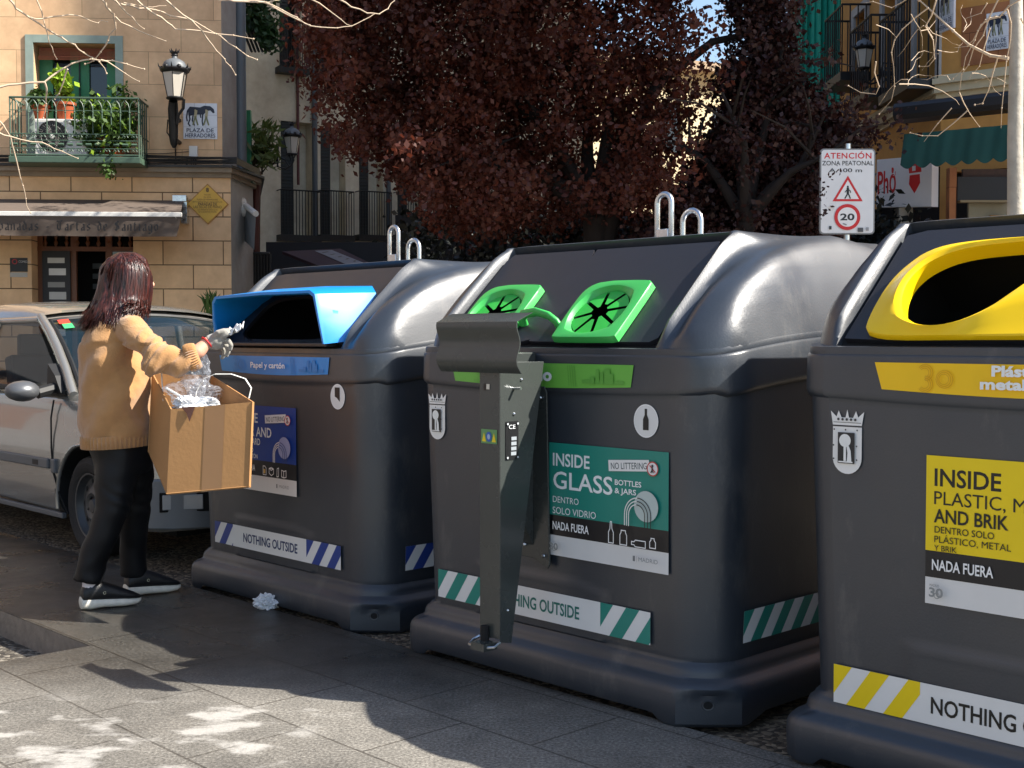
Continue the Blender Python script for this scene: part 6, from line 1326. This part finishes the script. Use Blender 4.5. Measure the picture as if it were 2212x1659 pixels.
# skin: head with face, neck, forearm, ankles
q=MB(); hc=at(277,603,5.80)
q.sphere(hc,(.095,.076,.112),M_SKIN,24,16); q.sphere(hc+Vector((.035,0,-.055)),(.06,.055,.062),M_SKIN,18,12)
q.tube([hc+Vector((.088,0,.03)),hc+Vector((.104,0,-.012)),hc+Vector((.113,0,-.026)),hc+Vector((.096,0,-.034))],[.008,.012,.015,.010],M_SKIN,10)
q.sphere(hc+Vector((.090,0,-.060)),(.014,.024,.008),M_SKIN,10,8); q.sphere(hc+Vector((.088,0,-.072)),(.013,.021,.008),M_SKIN,10,8); q.sphere(hc+Vector((.076,0,-.098)),(.022,.026,.018),M_SKIN,10,8)
for s in(-1,1): q.sphere(hc+Vector((.083,s*.030,.028)),(.016,.024,.007),M_SKIN,10,6); q.sphere(hc+Vector((-.005,s*.078,-.015)),(.018,.010,.030),M_SKIN,10,8)
q.tube([hc+Vector((-.02,0,-.07)),hc+Vector((-.045,0,-.15)),at(258,690,5.8)],[.055,.05,.07],M_SKIN,16)
q.tube([at(258,690,5.8),at(256,740,5.8),at(258,940,5.8)],[.08,.11,.10],M_SKIN,12)
q.tube([at(258,700,5.8),at(300,725,5.62),at(345,780,5.53),at(400,776,5.53),at(430,758,5.54),at(449,739,5.56),at(458,735,5.57)],[.05,.045,.042,.040,.033,.025,.026],M_SKIN,16)
q.tube([at(258,700,5.8),at(300,770,6.0),at(340,828,5.97),at(395,835,5.92),at(430,842,5.86)],[.05,.045,.04,.033,.026],M_SKIN,12)
for a,b in(((250,1000,5.72),(190,1283,5.68)),((280,1000,5.88),(288,1268,5.98))): q.tube([at(*a),at(*a).lerp(at(*b),.45)+Vector((.03,0,0)),at(*b)],[.06,.045,.032],M_SKIN,12)
q.tube([at(258,940,5.8),at(262,1000,5.8)],[.1,.09],M_SKIN,12)
organic(q,'body',wm,PO,.007,M_SKIN,3)
q=MB()
for s in(-1,1): q.sphere(hc+Vector((.084,s*.030,.012)),(.009,.012,.009),mat('eye_white','#e8e4de',.2),10,8); q.sphere(hc+Vector((.091,s*.030,.012)),(.004,.006,.006),mat('eye_iris','#2a1a12',.2),8,6)
q.build('eyes',wm,loc=tuple(PO)).location=(0,0,0)
# gloved right hand: palm, four unequal bent fingers and a thumb, closed on a tissue
M_GLV=knit('grey_knit_glove','#8b8880','z',100,.4)
def hand(nm,pts_palm,fingers,sk=M_GLV):
    q=MB(); q.tube(pts_palm[0],pts_palm[1],sk,14,up=(0,0,1))
    for P,r in fingers: q.tube([at(*p) for p in P],[r*1.25,r*1.18,r*1.1,r*.92][:len(P)],sk,10); q.sphere(at(*P[-1]),r*.94,sk,10,8)
    organic(q,nm,wm,PO,.0042,sk,2,lambda c,nn:.0015*noise.noise(c*60))
hand('glove',([at(449,741,5.56),at(456,739,5.565),at(467,737,5.57),at(479,737,5.575),at(485,738,5.575)],[(.031,.027),(.034,.031),(.040,.036),(.037,.038),(.022,.030)]),
 [([(480,728,5.545),(490,722,5.54),(499,719,5.55),(505,716,5.56)],.0102),([(482,735,5.565),(493,736,5.56),(499,745,5.565),(497,754,5.575)],.0105),([(481,742,5.59),(491,749,5.59),(493,760,5.595),(489,768,5.60)],.0100),([(476,748,5.61),(484,757,5.615),(484,767,5.62),(480,773,5.62)],.0088),([(462,726,5.55),(473,718,5.535),(484,715,5.54),(494,714,5.555)],.0115)])
hand('glove',([at(425,838,5.86),at(436,838,5.84),at(450,835,5.82),at(460,832,5.80)],[(.028,.024),(.036,.03),(.038,.036),(.02,.03)]),
 [([(455,826,5.80),(463,822,5.77),(464,830,5.74),(461,838,5.74)],.0100),([(457,832,5.82),(466,828,5.79),(467,838,5.76)],.0102),([(456,838,5.84),(465,836,5.81),(466,846,5.79)],.0098),([(452,843,5.85),(460,844,5.83),(461,852,5.81)],.0086),([(444,828,5.80),(450,820,5.77),(456,816,5.75)],.0112)])
q=MB(); n=16; a=at(452,742,5.56); b=at(449,734,5.555); ax=(at(458,735,5.57)-at(430,758,5.54)).normalized(); c=at(447,741,5.56); e1=Vector((0,1,0)); e1=(e1-ax*e1.dot(ax)).normalized(); e2=ax.cross(e1)
q.tube([c+(e1*math.cos(2*PI*k/20)+e2*math.sin(2*PI*k/20))*.031 for k in range(21)],.0045,mat('red_cord','#a5161c',.6),6); q.build('red_bracelet',wm,loc=tuple(PO)).location=(0,0,0)
# hair: a solid mass plus several hundred separate locks
M_HAIR=mat('dark_auburn_hair','#2c120e',.38,var=.55,scale=18,spec=.45,detail=5)
_n=M_HAIR.node_tree; _p=_n.nodes['Principled BSDF']; _tc=_n.nodes.new('ShaderNodeTexCoord'); _mp=_n.nodes.new('ShaderNodeMapping'); _mp.inputs['Scale'].default_value=(95,95,7); _ns=_n.nodes.new('ShaderNodeTexNoise'); _ns.inputs['Scale'].default_value=1; _ns.inputs['Detail'].default_value=4
_n.links.new(_tc.outputs['Object'],_mp.inputs[0]); _n.links.new(_mp.outputs[0],_ns.inputs[0]); _cr=_n.nodes.new('ShaderNodeValToRGB'); _cr.color_ramp.elements[0].position=.35; _cr.color_ramp.elements[0].color=(.006,.003,.003,1); _cr.color_ramp.elements[1].position=.7; _cr.color_ramp.elements[1].color=(.075,.018,.012,1)
_n.links.new(_ns.outputs[0],_cr.inputs[0]); _n.links.new(_cr.outputs[0],_p.inputs['Base Color']); _b=_n.nodes.new('ShaderNodeBump'); _b.inputs['Strength'].default_value=.9; _b.inputs['Distance'].default_value=.006; _n.links.new(_ns.outputs[0],_b.inputs['Height']); _n.links.new(_b.outputs[0],_p.inputs['Normal'])
q=MB(); eloft(q,[E(279,543,5.80,.03,.03),E(277,548,5.80,.062,.055),E(274,558,5.80,.092,.08),E(271,575,5.79,.112,.094),E(270,598,5.79,.122,.10),E(265,625,5.78,.122,.10),E(258,648,5.77,.118,.105),E(243,670,5.76,.11,.115),E(225,690,5.75,.085,.11),E(205,706,5.75,.06,.10),E(188,714,5.76,.035,.08)],M_HAIR,24)
q.tube([at(305,620,5.76),at(306,650,5.74),at(309,672,5.73)],[.04,.03,.012],M_HAIR,10)
organic(q,'hair',wm,PO,.009,M_HAIR,4,lambda c,nn:.009*noise.noise(Vector((c.x*34,c.y*34,c.z*5)))-.004)
q=MB(); rs=random.Random(11)
def lerp(a,b,t): return a+(b-a)*t
for k in range(620):
    s=rs.random(); layer=rs.uniform(-1,1)
    root=(lerp(262,292,rs.random()),rs.uniform(546,552))
    m1=(lerp(226,320,s),rs.uniform(570,584)); m2=(lerp(212,330,s),rs.uniform(606,622)); m3=(lerp(198,325,s)+rs.gauss(0,2),rs.uniform(645,655))
    if s<.62: f=s/.62; tip=(lerp(164,272,f)+rs.gauss(0,7),lerp(708,692,f)+rs.gauss(0,9)+10*math.sin(f*3)); 
    else: f=(s-.62)/.38; tip=(lerp(268,320,f)+rs.gauss(0,4),lerp(668,682,f)+rs.gauss(0,10))
    pre=(lerp(m3[0],tip[0],.62)+rs.gauss(0,2.5),lerp(m3[1],tip[1],.6)+3)
    def dep(px,cx,hw,b): return 5.795-b*math.sqrt(max(0.02,1-((px-cx)/hw)**2))*(.96+.06*abs(layer))
    P=[at(root[0],root[1],dep(root[0],276,60,.04)),at(m1[0],m1[1],dep(m1[0],272,58,.10)),at(m2[0],m2[1],dep(m2[0],271,64,.112)),at(m3[0],m3[1],dep(m3[0],262,68,.125)),at(pre[0],pre[1],dep(pre[0],250,95,.165)),at(tip[0],tip[1],dep(tip[0],240,100,.175)-rs.uniform(-.01,.02))]
    # smooth
    Q=[]; 
    for i in range(len(P)-1):
        p0=P[max(i-1,0)];p1=P[i];p2=P[i+1];p3=P[min(i+2,len(P)-1)]
        for t in(0,.34,.67): Q.append(.5*((2*p1)+(p2-p0)*t+(2*p0-5*p1+4*p2-p3)*t*t+(3*p1-p0-3*p2+p3)*t**3))
    Q.append(P[-1]); w_=rs.uniform(.0022,.0052); nQ=len(Q)
    q.tube(Q,[(w_*.45*min(1,.3+3*i/nQ)*(1 if i<nQ*.7 else max(.1,(nQ-1-i)/(nQ*.3))),w_*1.2*min(1,.3+3*i/nQ)*(1 if i<nQ*.7 else max(.1,(nQ-1-i)/(nQ*.3)))) for i in range(nQ)],M_HAIR,5)
q.build('hair_locks',wm,smooth=80,loc=tuple(PO)).location=(0,0,0)
# shoes
M_SH=mat('black_shoe','#0e0e10',.5,var=.2,scale=40,bump=.2,bscale=150); M_SOLE=mat('cream_sole','#d9d3c4',.6,var=.15,scale=40,bump=.3,bscale=70)
def shoe(heel,toe):
    s=thing('shoe',None,None); s.parent=wm; s.location=Vector(heel)-PO; d=Vector(toe)-Vector(heel); s.rotation_euler=(0,0,math.atan2(d.y,d.x)); Lh=d.length
    def sec(x,w_,z0,z1,n=16,sq=2.6):
        w_*=1.12; z1*=1.22
        return [(x,w_*math.copysign(abs(math.cos(a))**(2/sq),math.cos(a)),(z0+z1)/2+(z1-z0)/2*math.copysign(abs(math.sin(a))**(2/sq),math.sin(a))) for a in [2*PI*i/n for i in range(n)]]
    q=MB(); q.loft([sec(x*Lh,w_,z0,z1) for x,w_,z0,z1 in((-.06,.018,.022,.04),(-.04,.032,.006,.05),(.1,.037,.0,.046),(.3,.036,.004,.042),(.5,.040,.002,.038),(.72,.046,.0,.034),(.9,.040,.004,.03),(.98,.026,.012,.028),(1.01,.01,.018,.026))],M_SOLE); q.build('sole',s,smooth=50)
    q=MB(); q.loft([sec(x*Lh,w_,.028,z1,16,2.2) for x,w_,z1 in((-.04,.02,.06),(-.02,.031,.085),(.1,.036,.105),(.25,.037,.108),(.38,.038,.098),(.55,.040,.083),(.75,.043,.062),(.9,.038,.047),(.99,.018,.036))],M_SH); 
    for k in range(5): x=(.38+.07*k)*Lh; q.tube([(x,-.024,.086-.006*k),(x+.004,0,.098-.0085*k),(x,.024,.086-.006*k)],.0035,M_SH,5)
    q.build('upper',s,smooth=50)
    q=MB(); q.tube([(.13*Lh,0,.07),(.12*Lh,0,.13),(.10*Lh,0,.165)],[(.036,.036),(.034,.034),(.036,.036)],mat('white_sock','#d9cfcf',.85),14); q.build('sock',s,smooth=60)
    d=Decal(0,0,0,f=lambda x,y,h:(x,-.0385-h*3,y)); d.ring(.30*Lh,.075,.007,.002,'#cfc7a8',12); d.ring(.335*Lh,.075,.007,.002,'#cfc7a8',12); d.build('emblem',s)
shoe((-1.955,5.655,0),(-1.735,5.79,0)); shoe((-1.84,5.94,0),(-1.635,6.10,0))
# ------------------------------------------------------------------ cardboard box, its contents, tissue
M_CARD=mat('corrugated_card','#a3794b',.85,var=.10,scale=7,bump=.08,bscale=60); M_CARDI=mat('card_inside','#a9794a',.85,var=.12,scale=9)
FL=at(369,884,5.36); FRt=at(548,868,5.28); BLk=at(329,807,5.74); BRk=at(458,811,5.70); FLb=at(360,1069,5.30); FRb=at(541,1058,5.24); BLb=BLk+(FLb-FL)*.985; FRb=FRt+(FLb-FL)*.985; BRb=BRk+(FRb-FRt)*.985
bxo=thing('cardboard_box','open brown cardboard box full of crumpled plastic held at the hip of the woman','box',tuple(FLb)); lb_=tuple(FLb)
q=MB(); T=.006
def slab(a,b,c,d,th,m,mi_=None):
    nn=(b-a).cross(d-a).normalized()*th; q.loft([[a,b,c,d],[a+nn,b+nn,c+nn,d+nn]],m)
slab(FL,FRt,FRb,FLb,T,M_CARD); q.build('front_side',bxo,loc=lb_).location=(0,0,0)
for nm,a,b,c,d in(('left_side',BLk,FL,FLb,BLb),('right_side',FRt,BRk,BRb,FRb),('rear_side',BRk,BLk,BLb,BRb),('base',FLb,FRb,BRb,BLb)):
    q=MB(); slab(a,b,c,d,T,M_CARD if nm!='right_side' else M_CARDI); q.build(nm,bxo,loc=lb_).location=(0,0,0)
q=MB(); e1=(FRt-FL).normalized(); dn=(FLb-FL).normalized(); nn=e1.cross(dn).normalized(); 
if nn.y>0: nn=-nn
mt=mat('brown_tape','#8f6a42',.25,var=.05); a=FL.lerp(FRt,.42)+nn*.0015; b=FL.lerp(FRt,.66)+nn*.0015; q.add([a,b,b+(FRb-FRt),a+(FLb-FL)],[(0,1,2,3)],mt); q.build('packing_tape',bxo,loc=lb_).location=(0,0,0)
q=MB(); a=FL.lerp(FRt,.13)+nn*.003-dn*.004; b=FL.lerp(FRt,.30)+nn*.003-dn*.002; q.add([a,b,b+dn*.065-e1*.02+nn*.006,a+dn*.03+e1*.03+nn*.006],[(0,1,2,3)],mat('torn_tape','#4a2d1f',.4)); q.build('torn_tape',bxo,loc=lb_).location=(0,0,0)
# contents
M_FILM=mat('clear_film','#aeb3bc',.12,alpha=.20,var=.1,scale=30,spec=1.,bump=.5,bscale=25)
def film(name,label,cen,rad,seed,cat,m=M_FILM,amp=.5,fr=9):
    bm=bmesh.new(); bmesh.ops.create_icosphere(bm,subdivisions=5,radius=1)
    for v in bm.verts:
        n_=v.co.normalized(); o=Vector((seed*3.1,seed*1.7,0)); k=1+amp*noise.noise(n_*fr*.25+o)+amp*.8*(.5-abs(noise.noise(n_*fr*.6+o)))+amp*.3*noise.noise(n_*fr*1.7+o); v.co=Vector((n_.x*rad[0],n_.y*rad[1],n_.z*rad[2]))*k
    me=bpy.data.meshes.new(name); bm.to_mesh(me); bm.free(); me.materials.append(m); o=bpy.data.objects.new(name,me); COL.objects.link(o); o.location=cen; tag(o,label,cat); return o
film('plastic_film','crumpled clear plastic film heaped inside the cardboard box',at(418,850,5.52),(.10,.12,.055),1,'plastic film',amp=.38,fr=6)
film('plastic_bag','clear crumpled plastic bag rising out of the box below the sleeve cuff',at(425,806,5.55),(.05,.045,.085),2,'plastic bag',amp=.5,fr=6)
film('paper_scrap','bunched white paper inside the box near its front rim',at(425,874,5.42),(.09,.05,.03),3,'paper scrap',mat('white_paper','#d0d2d4',.7),.45,8)
film('packing_paper','dark crumpled packing filling the bottom of the box',at(445,915,5.52),(.11,.11,.06),4,'packing paper',mat('kraft_scrap','#6b4a33',.8),.35,8)
q=MB(); P=[at(420,875,5.42),at(425,845,5.42),at(440,818,5.40),at(465,808,5.38),at(500,808,5.36),at(530,818,5.34),at(543,838,5.33),at(538,860,5.33),at(524,882,5.36)]
q.tube(P,[(.004,.0015)]*9,mat('white_strap','#dcdcd6',.4),6); o=q.build('packing_strap',loc=tuple(P[0]),label='thin white packing strap looping up over the right rim of the box',cat='strap')
q=MB(); P=[at(358,838,5.50),at(400,862,5.44),at(437,880,5.40)]; q.tube(P,.006,MC['white_strap'],8); q.build('plastic_stick',loc=tuple(P[0]),label='straight white plastic stick lying across the rubbish in the box',cat='stick')
q=MB(); P=[at(349,806,5.60),at(351,840,5.58),at(353,866,5.50)]; q.tube(P,.003,MC['white_strap'],6); q.build('packing_strap',loc=tuple(P[0]),label='short upright white strap at the left inside corner of the box',cat='strap')
def sheet(name,label,A,B_,wd,seed,cat,m):
    q=MB(); n,k=14,8; rows=[]; d=(B_-A); side=Vector((0,1,0.35)).normalized()
    for j in range(k+1):
        v=j/k-.5; rows.append([A+d*(i/n)+side*wd*v*(.35+1.1*(i/n)*(1-.3*i/n))+Vector((0,0,1))*(.018*noise.noise(Vector((i*.45,j*.6,seed)))+.012*math.sin(i*.9+j)) for i in range(n+1)])
    q.loft(rows,m,closed=False); o=q.build(name,loc=tuple(A),smooth=30,label=label,cat=cat); o.modifiers.new('s','SOLIDIFY').thickness=.0012; return o
sheet('tissue','crumpled white tissue pinched in the grey gloved fingers at the blue opening',at(488,721,5.55),at(524,703,5.56),.07,3,'tissue',MC['white_paper'])
P=at(437,728,5.53)
g=gnd=Vector(((572-1106)/2700*3375/(1318-724.5),3375/(1318-724.5),0))
film('crumpled_paper','small crumpled white paper ball on the pavement at the foot of the blue bin',g+Vector((0,0,.028)),(.046,.044,.034),5,'litter',MC['white_paper'],.5,10)
g=Vector(((49-1106)/2700*3375/(1385-724.5),3375/(1385-724.5),-.11)); film('paper_scrap','tiny white scrap lying in the earth of the tree pit',g,(.02,.02,.01),6,'litter',MC['white_paper'],.5,9)
t=thing('weed','dark spiky plant against the wall behind the car roof','plant',tuple(at(455,640,12.0)))
q=MB(); c=at(455,655,12.); 
for k in range(26): a=random.uniform(.3,2.8); l=random.uniform(.06,.16); q.tube([c+Vector((random.gauss(0,.05),0,-.1)),c+Vector((math.cos(a)*l*.6,random.gauss(0,.03),math.sin(a)*l*.6)),c+Vector((math.cos(a)*l,random.gauss(0,.04),math.sin(a)*l))],[.006,.008,.001],M_LF_B,4)
q.tube([c+Vector((0,0,-.1)),Vector((c.x,c.y,0))],.02,M_STEM,5); q.build('leaves',t,loc=tuple(at(455,640,12.0))).location=(0,0,0)

# ------------------------------------------------------------------ groups of repeats
GR={'street_lamp':'crowned street lanterns','tiled_street_sign':'tiled street signs','bare_tree':'bare trees','potted_plant':'potted plants on the balcony','packing_strap':'white straps in the box'}
for o in bpy.data.objects:
    b=o.name.split('.')[0]
    if o.parent is None and b in GR and 'label' in o: o['group']=GR[b]
